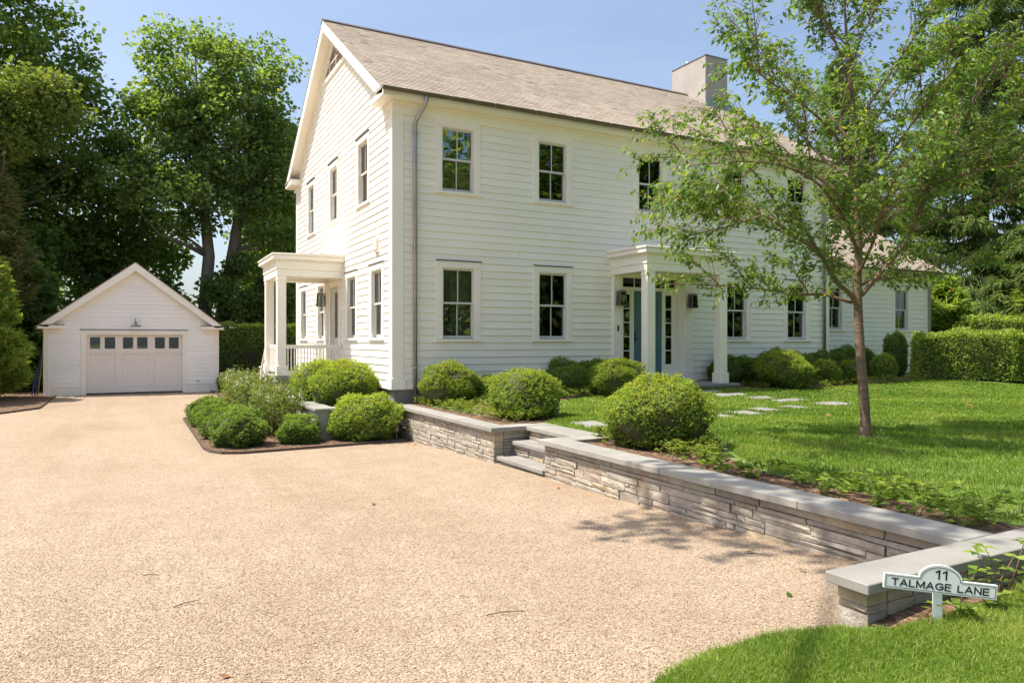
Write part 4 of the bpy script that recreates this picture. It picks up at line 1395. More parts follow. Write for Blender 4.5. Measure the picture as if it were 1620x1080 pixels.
# ================================================================== address sign
sg = empty('address_sign', (3.76, 2.32, .475), 'white address sign reading 11 TALMAGE LANE on a short post', 'sign')
sg.rotation_euler = (0, 0, R(-36))
sg.scale = (.90, .90, .90)
def sign_part(nm, mb, mat, bevel=0):
    o_ = mb.build('tmp', mat, None, bevel)
    me = o_.data; off = o_.location.copy(); bpy.data.objects.remove(o_); me.name = nm
    o_ = link(nm, me, sg); o_.location = off
    return o_
k = MB(); k.box(-.024, .024, .006, .030, -.15, .26); k.box(-.023, .023, .0061, .029, -.16, -.151); sign_part('post', k, M['sign_white'], .003)
ROLL = R(-4.36)
def sp_(x, z, y): return (x * math.cos(ROLL) - z * math.sin(ROLL), y, .275 - .105 + x * math.sin(ROLL) + z * math.cos(ROLL))
def outline(inset):
    hw2, hb, aw, ah = .308 - inset, .086 - inset, .118 - inset, .080 - inset * .4
    pts = [(-hw2, inset), (hw2, inset), (hw2, hb), (aw, hb)]
    for i in range(1, 16):
        t_ = math.pi * i / 16
        pts.append((aw * math.cos(t_), hb + ah * math.sin(t_)))
    pts += [(-aw, hb), (-hw2, hb)]
    return pts
o0 = outline(0)
k = MB(); k.prism([sp_(x, z, -.010) for x, z in o0], [sp_(x, z, .005) for x, z in o0]); sign_part('panel', k, M['sign_white'])
oa, ob = outline(.0085), outline(.0108)
k = MB()
n_ = len(oa)
k.add([sp_(x, z, -.0112) for x, z in oa] + [sp_(x, z, -.0112) for x, z in ob] + [sp_(x, z, -.0098) for x, z in oa] + [sp_(x, z, -.0098) for x, z in ob],
      [(i, (i + 1) % n_, n_ + (i + 1) % n_, n_ + i) for i in range(n_)] + [(i, (i + 1) % n_, 2 * n_ + (i + 1) % n_, 2 * n_ + i) for i in range(n_)])
sign_part('border_line', k, M['sign_ink'])
GLYPH = {   # strokes on a 0..1 cap-height grid: width, then polylines
    'T': (.62, [[(0, 1), (.62, 1)], [(.31, 1), (.31, 0)]]),
    'A': (.74, [[(0, 0), (.37, 1)], [(.37, 1), (.74, 0)], [(.14, .30), (.60, .30)]]),
    'L': (.52, [[(0, 1), (0, 0)], [(0, 0), (.52, 0)]]),
    'M': (.80, [[(0, 0), (0, 1)], [(0, 1), (.40, .12)], [(.40, .12), (.80, 1)], [(.80, 1), (.80, 0)]]),
    'G': (.76, [[(.74, .78), (.60, .95)], [(.60, .95), (.40, 1.0)], [(.40, 1.0), (.16, .90)], [(.16, .90), (0, .62)], [(0, .62), (0, .38)], [(0, .38), (.16, .10)], [(.16, .10), (.40, 0)], [(.40, 0), (.64, .06)], [(.64, .06), (.76, .20)], [(.76, .20), (.76, .46)], [(.76, .46), (.44, .46)]]),
    'E': (.54, [[(0, 0), (0, 1)], [(0, 1), (.54, 1)], [(0, .52), (.48, .52)], [(0, 0), (.54, 0)]]),
    'N': (.66, [[(0, 0), (0, 1)], [(0, 1), (.66, 0)], [(.66, 0), (.66, 1)]]),
    '1': (.30, [[(.30, 0), (.30, 1)], [(.30, 1), (.04, .78)]]),
}
def text_part(txt, cap, x0, x1, zb, bold):
    adv, xs = 0.0, []
    for ch in txt:
        if ch == ' ': adv += .55; continue
        xs.append((ch, adv)); adv += GLYPH[ch][0] + .27
    adv -= .27
    kx = (x1 - x0) / adv
    q = 0
    for ch, a in xs:
        k = MB()
        for st in GLYPH[ch][1]:
            p0, p1 = [Vector((x0 + (a + u) * kx, zb + v * cap)) for u, v in st]
            d_ = (p1 - p0).normalized(); nn_ = Vector((-d_.y, d_.x)) * bold / 2
            p0 = p0 - d_ * bold * .42; p1 = p1 + d_ * bold * .42
            q += 1
            y0 = -.0108 - (q % 7) * .00004
            c4 = [p0 - nn_, p1 - nn_, p1 + nn_, p0 + nn_]
            k.prism([sp_(c_.x, c_.y, y0) for c_ in c4], [sp_(c_.x, c_.y, -.0095) for c_ in c4])
        sign_part('letter', k, M['sign_ink'])
text_part('TALMAGE LANE', .036, -.262, .262, .023, .0078)
text_part('11', .047, -.030, .030, .086, .0092)
# ================================================================== plants
def ball_field(rng, n_wave=14, amp=.055, kmin=2, kmax=9):
    K = rng.normal(size=(n_wave, 3)); K = K / np.linalg.norm(K, axis=1, keepdims=True) * rng.uniform(kmin, kmax, (n_wave, 1))
    ph = rng.uniform(0, 6.28, n_wave); a = amp * rng.uniform(.4, 1, n_wave) / np.sqrt(n_wave / 4)
    return lambda d: 1 + (np.sin(d @ K.T + ph) * a).sum(1)


def bush_mesh(name, mat, seed, sprigs=2600, per=7, leaf=.05, amp=.085, flat=.2, zlow=-.75, loose=.08):
    """unit ball bush, centre at origin; returns the mesh"""
    rng = np.random.default_rng(seed)
    fld = ball_field(rng, amp=amp)
    d = rnd_dirs(int(sprigs * 1.35), rng)
    d = d[d[:, 2] > zlow][:sprigs]
    m = len(d)
    rad = fld(d) * (1 - np.abs(rng.normal(0, .07, m)) + rng.normal(0, loose * .5, m)) * .97
    P0 = d * rad[:, None]
    P0[:, 2] = np.maximum(P0[:, 2], -.8)
    up = np.array([0, 0, .45])
    ax = unit(d + up + rng.normal(0, .35, (m, 3)))
    P = np.repeat(P0, per, 0) + rng.normal(0, leaf * .45, (m * per, 3))
    D = unit(np.repeat(ax, per, 0) + rng.normal(0, .75, (m * per, 3)))
    N = unit(np.repeat(d, per, 0) * .7 + rng.normal(0, .55, (m * per, 3)) + np.array([-.25, .1, .75]))
    L = leaf * rng.uniform(.7, 1.3, m * per)
    tone = np.repeat(rng.normal(0, .16, m), per) + np.repeat(.22 * (d[:, 2]), per)  # sunlit crown put into the colour: leaves lighter towards the top
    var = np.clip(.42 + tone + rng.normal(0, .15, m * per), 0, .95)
    var[rng.random(m * per) < .006] = 1.0
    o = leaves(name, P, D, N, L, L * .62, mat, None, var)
    me = o.data
    bpy.data.objects.remove(o)
    return me


def core_mesh(name, mat, seed, r=.86):
    rng = np.random.default_rng(seed)
    bm = bmesh.new()
    bmesh.ops.create_icosphere(bm, subdivisions=3, radius=r)
    V = np.array([v.co[:] for v in bm.verts])
    s_ = ball_field(rng)(unit(V))
    for v, k in zip(bm.verts, s_):
        v.co *= k
        v.co.z = max(v.co.z, -.82)
    me = bpy.data.meshes.new(name)
    bm.to_mesh(me); bm.free()
    me.materials.append(mat)
    return me


M['core'] = simple('shrub_shade_core', (.05, .065, .02), (.09, .10, .035), 14, .95, .8, .05)  # solid dark filler; the shade among the leaves is put into its colour
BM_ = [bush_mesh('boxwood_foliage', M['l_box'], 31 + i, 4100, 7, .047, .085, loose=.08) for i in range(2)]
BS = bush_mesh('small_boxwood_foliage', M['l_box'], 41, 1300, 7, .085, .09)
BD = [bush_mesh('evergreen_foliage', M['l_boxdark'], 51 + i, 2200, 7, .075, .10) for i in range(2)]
CO = core_mesh('interior', M['core'], 5)


def bush(name, x, y, z, r, h, label, mesh, cat='shrub', group=None, rot=None, ry=None):
    rz = random.uniform(0, 6.28) if rot is None else rot
    e = empty(name, (x, y, z), label, cat, group)
    ry = ry or r
    hz = h / 1.78                       # ball from -.8 to about .98
    for nm, me in (('foliage', mesh), ('stems', CO)):  # second part is the solid dark core, inner shade in its colour
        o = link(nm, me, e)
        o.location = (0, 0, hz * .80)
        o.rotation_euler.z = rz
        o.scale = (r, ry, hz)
    return e


G1, G2, G3 = 'clipped boxwood balls', 'dark evergreen shrubs along the house wall', 'low shrubs edging the left bed'
bush('boxwood', 5.80, 13.72, .60, .61, .92, 'clipped boxwood ball by the downspout at the front house corner', BM_[0], group=G1, rot=.3)
bush('boxwood', 6.02, 10.92, .60, .62, .88, 'clipped boxwood ball above the wall left of the garden steps', BM_[1], group=G1, rot=1.1)
bush('boxwood', 6.05, 7.42, .57, .71, .92, 'largest boxwood, in front beside the steps on the lawn edge', BM_[0], group=G1, rot=2.4, ry=.68)
bush('boxwood', 9.05, 12.43, .80, .57, .80, 'yellow-green boxwood ball just left of the front portico column', BM_[1], group=G1, rot=4.0)
bush('boxwood', 14.28, 12.70, .80, .69, .90, 'sunlit boxwood ball on the lawn right of the portico', BM_[0], group=G1, rot=5.1)
bush('boxwood', 3.82, 16.55, .52, .60, 1.02, 'boxwood ball farther back in the planter beside the side porch', BM_[1], group=G1, rot=.9)
bush('boxwood', 4.10, 15.55, .52, .72, 1.00, 'boxwood ball at the front of the raised planter against the gable', BM_[0], group=G1, rot=3.3)
bush('boxwood', 4.10, 14.02, .0, .74, .93, 'round boxwood on the driveway bed before the planter wall', BM_[1], group=G1, rot=5.7, ry=.62)
bush('evergreen_shrub', 6.62, 13.55, .66, .32, .58, 'small green shrub between the two wall-side boxwood balls', BS, group=G1)
bush('evergreen_shrub', 8.52, 13.45, .82, .48, .55, 'medium green shrub behind the lawn left of the portico', BD[0], group=G1)
for i, (x, y, r_, h_, lb) in enumerate([
        (8.75, 14.00, .48, .68, 'dark shrub under the middle lower window'), (9.60, 14.02, .44, .72, 'dark shrub close to the portico left pilaster'),
        (13.55, 13.95, .42, .78, 'dark shrub just right of the portico slab'), (14.35, 13.98, .46, .75, 'dark shrub behind the sunlit boxwood right of the portico'),
        (15.3, 13.98, .46, .85, 'dark shrub under the right lower windows'), (16.25, 13.98, .45, .84, 'dark shrub below the rightmost main-house window'),
        (17.15, 13.98, .45, .80, 'dark shrub left of the main corner downspout'), (18.35, 14.6, .50, .86, 'dark shrub at the inner corner of the wing'),
        (19.6, 15.1, .50, .90, 'dark shrub behind the young tree trunk'), (20.7, 15.3, .48, .95, 'dark shrub at the wing right of the tree trunk')]):
    bush('evergreen_shrub', x, y, .82, r_, h_, lb, BD[i % 2], group=G2)
for (x, y, r_, h_, lb) in [(16.35, 13.15, .36, .62, 'small yellow-green boxwood left of the young tree trunk'), (17.55, 13.25, .36, .60, 'small yellow-green boxwood directly behind the young tree trunk'),
                           (19.65, 13.75, .36, .74, 'small yellow-green boxwood right of the young tree trunk')]:
    bush('boxwood', x, y, .84, r_, h_, lb, BS, group=G1)
BL = [bush_mesh('inkberry_foliage', M['l_boxdark'], 61 + i, 1500, 7, .095, .11, loose=.1) for i in range(2)]
for i, (x, y, r_, h_, lb) in enumerate([(1.62, 18.95, .40, .57, 'farthest low green shrub of the left bed row'), (1.65, 17.75, .42, .58, 'second farthest low shrub of the left bed row'), (1.66, 16.55, .43, .58, 'third low shrub of the left bed row'), (1.70, 15.35, .44, .60, 'fourth low shrub of the left bed row'),
                                        (1.80, 14.20, .46, .66, 'nearest low shrub at the curved corner of the left bed'), (2.86, 14.12, .38, .50, 'single low shrub before the grey planter wall')]):
    bush('low_shrub', x, y, .02, r_, h_, lb, BL[i % 2], group=G3)
bush('low_shrub', 3.30, 29.6, .02, .40, .75, 'dark round shrub at the right corner of the garage', BD[0])
arb = bush('evergreen_shrub', 21.35, 14.55, .84, .34, 1.42, 'narrow upright dark evergreen at the left end of the right hedge', BD[1])


# loose rose bushes: leafy stems and pale blossoms
def rose_bush(x, y, r_, h, seed, label):
    rng = np.random.default_rng(seed)
    e = empty('rose_bush', (x, y, .03), label, 'rose bush', 'rose bushes by the planter')
    st = MB(); P, D, N = [], [], []; FP = []
    for i in range(34):
        a = rng.uniform(0, 6.28); q = r_ * math.sqrt(rng.random())
        top = Vector((math.cos(a) * q, math.sin(a) * q, h * rng.uniform(.55, 1.02) * (1 - .25 * (q / r_) ** 2)))
        b0 = Vector((math.cos(a) * q * .25, math.sin(a) * q * .25, 0))
        mid = b0.lerp(top, .5) + Vector((math.cos(a), math.sin(a), 0)) * .08
        pts = [b0, mid, top]
        st.tube([p + Vector((x, y, .03)) for p in pts], [.009, .006, .003], 5)
        for k in range(70):
            t_ = rng.beta(2.2, 1.0)
            p = (b0.lerp(mid, t_ * 2) if t_ < .5 else mid.lerp(top, t_ * 2 - 1))
            P.append(np.array(p) + rng.normal(0, .075, 3)); D.append(rng.normal(0, 1, 3) + [math.cos(a) * .5, math.sin(a) * .5, .1]); N.append(rng.normal(0, .5, 3) + [0, 0, .8])
        if rng.random() < .30: FP.append(np.array(top))
    st.build('stems', M['twig'], e)
    P = np.array(P); P[:, 2] = np.maximum(P[:, 2], .05)
    n = len(P); L = rng.uniform(.045, .085, n)
    leaves('foliage', P, np.array(D), np.array(N), L, L * .6, M['l_rose'], e, np.clip(rng.normal(.5, .25, n), 0, 1))
    fp = np.repeat(np.array(FP), 9, 0)
    dd = unit(rng.normal(size=(len(fp), 3)) + [0, 0, .6])
    leaves('blossoms', fp + rng.normal(0, .035, fp.shape), dd, rnd_dirs(len(fp), rng) + [0, 0, .5], .045, .04, M['l_flower'], e)
    return e


for i, (x, y, r_, h, lb) in enumerate([(2.62, 15.55, .62, 1.18, 'nearest rose bush with bare lower stems beside the planter wall'), (2.55, 16.75, .62, 1.22, 'second rose bush behind the nearest one in the left bed'), (2.50, 18.0, .62, 1.22, 'third rose bush in the left bed, before the porch column'),
                                       (2.55, 19.15, .60, 1.20, 'rose bush at the far end of the left bed'), (3.15, 22.1, .60, 1.15, 'rose bush beyond the porch toward the garage'), (3.25, 24.2, .65, 1.10, 'rose bush midway to the garage along the edging'), (3.25, 26.6, .65, .95, 'rose bush nearest the garage')]):
    rose_bush(x, y, r_, h, 80 + i, lb)


# hedges: leafy shells on box-shaped cores
def hedge(name, path, width, z0, h, label, mat, seed, leaf=.06, dens=900, lump=.12, core=True):
    rng = np.random.default_rng(seed)
    cx, cy = np.mean([p[0] for p in path]), np.mean([p[1] for p in path])
    e = empty(name, (cx, cy, z0), label, 'hedge')
    P, Nn = [], []
    co = MB()
    for (a, b) in zip(path, path[1:]):
        a, b = np.array(a, float), np.array(b, float)
        L_ = np.linalg.norm(b - a); t_ = (b - a) / L_; s_ = np.array([t_[1], -t_[0]])
        per = 2 * h + width
        n = int(dens * L_ * per) + int(dens * 2 * width * h)
        u = rng.uniform(-.02, 1.02, n) * L_; v = rng.uniform(0, per, n)
        side = np.where(v < h, -1, np.where(v < h + width, 0, 1))
        off = np.where(side == -1, -width / 2, np.where(side == 0, v - h - width / 2, width / 2))
        zz = np.where(side == -1, v, np.where(side == 0, h, per - v))
        nn = np.stack([s_[0] * side, s_[1] * side, (side == 0) * 1.0], 1)
        ne = int(dens * 2 * width * h)
        u[:ne // 2] = 0; u[ne // 2:ne] = L_; off[:ne] = rng.uniform(-.5, .5, ne) * width; zz[:ne] = rng.uniform(0, h, ne)
        nn[:ne // 2] = [-t_[0], -t_[1], 0]; nn[ne // 2:ne] = [t_[0], t_[1], 0]
        # rounded shoulders and lumps of single shrubs
        k = np.sin(u * 4.4 + seed) * .5 + np.sin(u * 2.1 + zz * 3 + seed * 2) * .35 + np.sin(u * 9 + zz * 7.0) * .25
        p = np.stack([a[0] + t_[0] * u + s_[0] * off, a[1] + t_[1] * u + s_[1] * off, zz], 1)
        p += nn * (k * lump - np.abs(rng.normal(0, .05, n)))[:, None]
        P.append(p); Nn.append(nn)
        if core:
            ins = lump + .06
            q = [(a + s_ * (-width / 2 + ins)), (b + s_ * (-width / 2 + ins)), (b + s_ * (width / 2 - ins)), (a + s_ * (width / 2 - ins))]
            co.prism([(c_[0], c_[1], z0 + .05) for c_ in q], [(c_[0], c_[1], z0 + h - ins) for c_ in q])
    P = np.concatenate(P); Nn = np.concatenate(Nn)
    P[:, 0] -= cx; P[:, 1] -= cy
    n = len(P)
    P = P + rng.normal(0, .02, (n, 3)); P[:, 2] = np.maximum(P[:, 2], .02)
    D = unit(Nn + rng.normal(0, .7, (n, 3)) + [0, 0, .4]); N = Nn * .6 + rng.normal(0, .6, (n, 3)) + [0, 0, .4]
    L_ = leaf * rng.uniform(.7, 1.4, n)
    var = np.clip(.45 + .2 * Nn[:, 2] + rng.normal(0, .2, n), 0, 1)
    leaves('foliage', P, D, N, L_, L_ * .6, mat, e, var)
    if core: co.build('stems', M['core'], e)  # solid dark block inside the leaves, inner shade put into its colour
    return e


hedge('hedge', [(21.1, 13.7), (22.8, 12.0), (26.5, 8.5), (31, 4.5)], 1.0, .80, 1.42, 'long leafy hedge on the right edge of the lawn', M['l_hedge'], 91, .075, 620)
hedge('hedge', [(26.3, 15.2), (29.6, 12.2), (34, 8.2)], .9, .80, 2.0, 'taller clipped hedge behind the right lawn hedge', M['l_hedge'], 92, .09, 360)
hedge('hedge', [(3.2, 36.2), (6.4, 36.4), (11, 36.6)], 1.0, .0, 2.72, 'tall clipped hedge between garage and house', M['l_hedge'], 93, .10, 420, .10)
hedge('hedge', [(5.9, 27.8), (8.2, 28.2)], 1.2, .0, 2.55, 'rounded hedge seen past the porch columns behind the house', M['l_hedge'], 94, .10, 360, .18)
# black metal fence before the tall hedge
fe = empty('fence', (5.2, 35.2, 0), 'black metal picket fence before the tall clipped hedge', 'fence')
for z in (.35, 1.35):
    k = MB(); k.box(3.2, 8.5, 35.18, 35.22, z, z + .04); k.build('rail', M['black'], fe)
x = 3.25
while x < 8.5:
    k = MB(); k.box(x - .010, x + .010, 35.155, 35.175, .0, 1.5); k.build('picket', M['black'], fe); x += .13
for x in (3.15, 5.0, 6.8, 8.6):
    k = MB(); k.box(x - .03, x + .03, 35.17, 35.23, 0, 1.6); k.build('post', M['black'], fe)
gp_ = MB(); gp_.box(29.55, 29.75, 11.75, 11.95, .8, 2.9); gp_.box(29.5, 29.8, 11.7, 12.0, 2.9, 2.98)
tag(gp_.build('fence_post', M['black']), 'dark square post standing at the far right hedge', 'post')


# ------------------------------------------------------------------ broadleaf trees
def tree(name, loc, label, ells, trunks, mat, bark, seed, nclus=260, per=150, leaf=.24, csize=.75, limbs=60, group=None, droop=.25, cat='tree'):
    """ells: (cx,cy,cz,rx,ry,rz) crown lobes in local metres; trunks: list of (points, radii)"""
    rng = np.random.default_rng(seed)
    e = empty(name, loc, label, cat, group)
    C = []
    vol = np.array([a[3] * a[4] * a[5] for a in ells]); vol = vol / vol.sum()
    for i in range(nclus):
        a = ells[rng.choice(len(ells), p=vol)]
        d = rnd_dirs(1, rng)[0]; q = rng.uniform(.25, 1) ** .45
        C.append([a[0] + d[0] * q * a[3], a[1] + d[1] * q * a[4], a[2] + d[2] * q * a[5]])
    C = np.array(C)
    tk = MB()
    off = Vector(loc)
    for pts, rad in trunks:
        # smooth the trunk a little with midpoints
        tk.tube([Vector(p) + off for p in pts], rad, 10)
    allp = [(Vector(p), r_) for pts, rad in trunks for p, r_ in zip(pts, rad)]
    lb = MB()
    order = rng.permutation(nclus)[:limbs]
    for i in order:
        c_ = Vector(C[i])
        cand = [(p, r_) for p, r_ in allp if p.z < c_.z + .5] or allp[:1]
        p, r_ = min(cand, key=lambda t_: (t_[0] - c_).length + rng.uniform(0, 1.0))
        m_ = p.lerp(c_, .5) + Vector((rng.normal(0, .25), rng.normal(0, .25), rng.normal(-.1, .25)))
        r0 = min(r_ * .55, .05 + .02 * (c_ - p).length)
        lb.tube([p + off, p.lerp(m_, .5) + off + Vector((0, 0, .08)), m_ + off, c_ + off], [r0, r0 * .7, r0 * .5, .012], 6)
    tr_ = tk.build('trunk', bark, e)
    if limbs: lb.build('limbs', bark, e)['kind'] = 'stuff'
    n = nclus * per
    sz = csize * rng.uniform(.6, 1.35, nclus)
    g_ = rng.normal(size=(n, 3)); g_ /= np.maximum(1, np.linalg.norm(g_, axis=1, keepdims=True) / 1.6)
    P = np.repeat(C, per, 0) + g_ * np.repeat(sz, per)[:, None] * np.array([.62, .62, .40])
    D = unit(g_ * [1, 1, .3] + rng.normal(0, .6, (n, 3)) - [0, 0, droop])
    N = rng.normal(0, .75, (n, 3)) + [0, 0, .8]
    L_ = leaf * rng.uniform(.65, 1.35, n)
    tone = np.repeat(rng.normal(0, .13, nclus), per)
    leaves('crown', P, D, N, L_, L_ * .85, mat, e, np.clip(.45 + tone + rng.normal(0, .18, n), 0, 1), fold=.1)
    return e


TG = 'tall broadleaf trees behind the garage'
tree('maple_tree', (3.9, 41.0, 0), 'tall maple with forked grey trunk behind the garage',
     [(-1.2, .5, 16.2, 2.4, 2.4, 3.0), (1.9, -.4, 15.6, 2.3, 2.4, 2.9), (-2.6, .4, 11.9, 2.9, 2.8, 2.8), (.6, 0, 12.3, 3.0, 3, 3.0), (3.0, 0, 11.4, 2.2, 2.6, 3.2), (-2.2, -.4, 9.4, 3.4, 3.2, 1.7), (3.2, .2, 8.6, 2.4, 3, 2.0)],
     [([(-.35, 0, -.2), (-.5, 0, 2.0), (-.42, .0, 4.4), (-.25, .1, 6.4), (-.5, .2, 9.5), (-.8, .3, 14), (-.9, .3, 17)], [.50, .40, .33, .30, .22, .12, .03]),
      ([(.15, 0, -.2), (.25, 0, 2.0), (.55, .0, 4.2), (.95, -.1, 6.8), (1.3, -.2, 9.5), (1.7, -.3, 13.5), (1.8, -.3, 16.6)], [.50, .42, .36, .30, .22, .11, .03])],
     M['l_maple2'], M['bark_grey'], 201, 340, 135, .215, .84, 90, TG)
tree('maple_tree', (-5.0, 41.6, 0), 'large dark maple filling the upper left of the picture',
     [(-2.7, 0, 16.6, 5.8, 5, 5.6), (.6, 0, 11.4, 4.3, 4, 3.7), (-4.8, -.5, 10.3, 4.7, 4, 3.7), (1.2, .2, 15.6, 2.4, 2.6, 3.0), (-1, 0, 6.8, 5.2, 3.5, 2.3)],
     [([(-1, 0, -.2), (-1.1, 0, 4), (-.9, 0, 8), (-1.3, 0, 13), (-1.6, 0, 19)], [.55, .45, .36, .22, .04])],
     M['l_maple'], M['bark'], 202, 430, 135, .225, .98, 80, TG)
tree('maple_tree', (-3.6, 34.2, 0), 'bright yellow-green tree top lit by sun at the left edge',
     [(-.6, 0, 11.6, 2.2, 1.8, 1.2), (-1.6, 0, 10.2, 2.4, 2.0, 1.4)],
     [([(-.8, 0, -.2), (-.9, 0, 4), (-1.0, 0, 8), (-.9, 0, 11)], [.22, .17, .12, .03])],
     M['l_rose'], M['bark'], 203, 120, 150, .165, .7, 26, TG)
tree('background_tree', (-1.5, 44.5, 0), 'dark leafy tree directly behind the garage ridge',
     [(0, 0, 8.2, 4.2, 3, 2.4), (1.5, 0, 6.2, 3.6, 3, 2.0), (-2.6, 0, 9.4, 3.6, 3, 3.2), (-1, 0, 4.2, 5.0, 3, 2.4)],
     [([(0, 0, -.2), (.1, 0, 4), (0, 0, 8), (.1, 0, 11)], [.22, .17, .12, .03])],
     M['l_maple'], M['bark_grey'], 204, 300, 90, .26, .85, 40, TG)
tree('background_tree', (9.3, 48.5, 0), 'leafy tree between the forked maple and the house gable',
     [(0, 0, 9.5, 3.2, 3, 3.0), (1.5, 0, 13.5, 3.0, 3, 3.0), (0, 0, 5.5, 4.6, 3, 3.0), (3, 0, 9.0, 3.5, 3, 3.5)],
     [([(0, 0, -.2), (.1, 0, 5), (.3, 0, 10), (.8, 0, 15)], [.28, .22, .15, .03])],
     M['l_maple'], M['bark'], 205, 330, 120, .28, .9, 40, TG)
tree('background_tree', (4.9, 39.8, 0), 'light green understory tree right of the forked maple trunk',
     [(.8, 0, 4.6, 2.4, 1.8, 1.9), (1.6, 0, 3.0, 2.2, 1.6, 1.4)],
     [([(0, 0, -.2), (.2, 0, 1.5), (.7, 0, 3.2), (1.1, 0, 5)], [.14, .11, .07, .02])],
     M['l_maple2'], M['bark_grey'], 206, 110, 130, .19, .55, 26, TG)
tree('background_tree', (-16.5, 40.0, 0), 'tall dark tree beyond the left edge trees',
     [(0, 0, 12, 6, 5, 6), (3.5, 0, 7, 5, 4, 4)],
     [([(0, 0, -.2), (.1, 0, 5), (.3, 0, 10), (.4, 0, 16)], [.4, .32, .2, .04])],
     M['l_maple'], M['bark'], 207, 260, 130, .3, 1.0, 40, TG)
tree('background_tree', (-6.2, 37.2, 0), 'shady understory tree left of the garage roof',
     [(0, 0, 4.2, 3.0, 2.2, 2.6), (-2.4, 0, 3.4, 3.0, 2.2, 2.4)],
     [([(0, 0, -.2), (.1, 0, 2), (.3, 0, 4), (.2, 0, 6)], [.16, .12, .08, .02])],
     M['l_maple'], M['bark_grey'], 208, 170, 130, .22, .7, 30, TG)


# ------------------------------------------------------------------ conifers
def conifer(name, loc, label, H, Rm, seed, mat, bark, nb=170, tw=34, z_low=.06, droop=.9, tl=.42, w=.06, group=None, sag=.15, up=.0, shape=.75, per=3, lean=0):
    rng = np.random.default_rng(seed)
    e = empty(name, loc, label, 'tree', group)
    off = Vector(loc)
    tk = MB(); tk.tube([off + Vector((0, 0, -.2)), off + Vector((0, 0, H * .5)), off + Vector((0, 0, H))], [H * .018 + .06, H * .011 + .03, .015], 8); tk.build('trunk', bark, e)
    br = MB()
    P, D, N = [], [], []
    for i in range(nb):
        f = z_low + (1 - z_low) * (i + rng.random()) / nb
        z = f * H
        L_ = Rm * (1 - f) ** shape * rng.uniform(.7, 1.12) + .12
        a = rng.uniform(0, 6.28)
        o_ = np.array([math.cos(a), math.sin(a), 0])
        s_ = np.array([-math.sin(a), math.cos(a), 0])
        pts = []
        for t_ in np.linspace(0, 1, 5):
            pts.append(np.array([0, 0, z]) + o_ * L_ * t_ + np.array([0, 0, 1]) * (up * L_ * t_ - sag * L_ * math.sin(t_ * 2.6)))
        br.tube([Vector(p) + off for p in pts], [.03 + .008 * L_, .022 + .004 * L_, .015, .01, .004], 4, cap=False)
        n = max(6, int(tw * L_ / Rm))
        t_ = rng.uniform(.12, 1, n) ** .8
        k = np.clip((t_ * 4).astype(int), 0, 3); fr_ = t_ * 4 - k
        pa = np.array(pts)
        base = pa[k] * (1 - fr_)[:, None] + pa[k + 1] * fr_[:, None]
        sd = rng.choice([-1, 1], n)
        spread = rng.uniform(.05, .55, n) * (1.15 - t_) * L_ * .55
        base = base + s_ * (sd * spread)[:, None] - np.array([0, 0, 1]) * (spread * .25)[:, None]
        for q in range(per):
            P.append(base + rng.normal(0, .06, (n, 3)))
            D.append(o_ * rng.uniform(.1, .8, (n, 1)) + s_ * (sd * rng.uniform(0, .8, n))[:, None] - np.array([0, 0, 1]) * (droop * rng.uniform(.3, 1.2, n))[:, None] + rng.normal(0, .25, (n, 3)))
            N.append(rng.normal(0, .6, (n, 3)) + o_ * .6 + [0, 0, .5])
    P, D, N = np.concatenate(P), np.concatenate(D), np.concatenate(N)
    n = len(P); L_ = tl * rng.uniform(.5, 1.3, n)
    br.build('branches', bark, e)['kind'] = 'stuff'
    leaves('foliage', P, D, N, L_, w * rng.uniform(.7, 1.4, n), mat, e, np.where(rng.random(n) < .004, 1.0, np.clip(rng.normal(.5, .2, n) + .2 * (rng.random(n) < .15), 0, .95)), fold=.3, bulge=.35)
    return e


CG = 'evergreens behind the right hedge'
conifer('hemlock_tree', (33.0, 18.5, .5), 'tall drooping hemlock at the upper right edge', 21, 5.6, 301, M['l_spruce'], M['bark'], 300, 80, .08, 1.0, .42, .065, CG, per=5)
conifer('hemlock_tree', (38.0, 15.0, .5), 'second tall hemlock at the far right edge', 22, 6.0, 302, M['l_spruce'], M['bark'], 200, 70, .08, 1.0, .46, .07, CG, per=5)
conifer('hemlock_tree', (29.2, 22.5, .5), 'hemlock rising behind the wing roof', 15, 4.4, 303, M['l_spruce'], M['bark'], 220, 70, .06, .9, .40, .062, CG, per=5)
conifer('spruce_tree', (31.0, 15.2, .5), 'low dark spruce behind the taller right hedge', 6.4, 3.0, 304, M['l_spruce'], M['bark'], 150, 80, .03, .5, .4, .06, CG, per=5)
conifer('cypress_shrub', (27.6, 16.9, .5), 'bright green feathery evergreen beside the wing corner', 3.9, 1.9, 305, M['l_arbor'], M['bark'], 130, 70, .02, .1, .34, .08, CG, up=.25, per=4)
conifer('cypress_shrub', (30.2, 15.0, .5), 'feathery evergreen shrub above the taller right hedge', 3.6, 2.1, 306, M['l_arbor'], M['bark'], 130, 70, .02, .1, .34, .08, CG, up=.25, per=4)
LGp = 'evergreens left of the garage'
conifer('arborvitae', (-4.45, 29.2, .02), 'sunlit yellow-green arborvitae beside the garage left corner', 5.0, 1.45, 311, M['l_arbor'], M['bark'], 200, 80, .01, -.15, .26, .075, LGp, sag=.0, up=.35, shape=.55, per=5)
conifer('arborvitae', (-6.0, 28.0, .02), 'arborvitae cut by the left picture edge', 5.6, 2.0, 312, M['l_arbor'], M['bark'], 180, 70, .01, -.15, .28, .08, LGp, sag=.0, up=.35, shape=.55, per=5)
conifer('spruce_tree', (-3.9, 34.6, .02), 'dark evergreen filling the gap between arborvitae and garage', 5.2, 2.1, 314, M['l_maple'], M['bark'], 150, 60, .01, .2, .32, .09, LGp, sag=.0, up=.1, shape=.5, per=3)
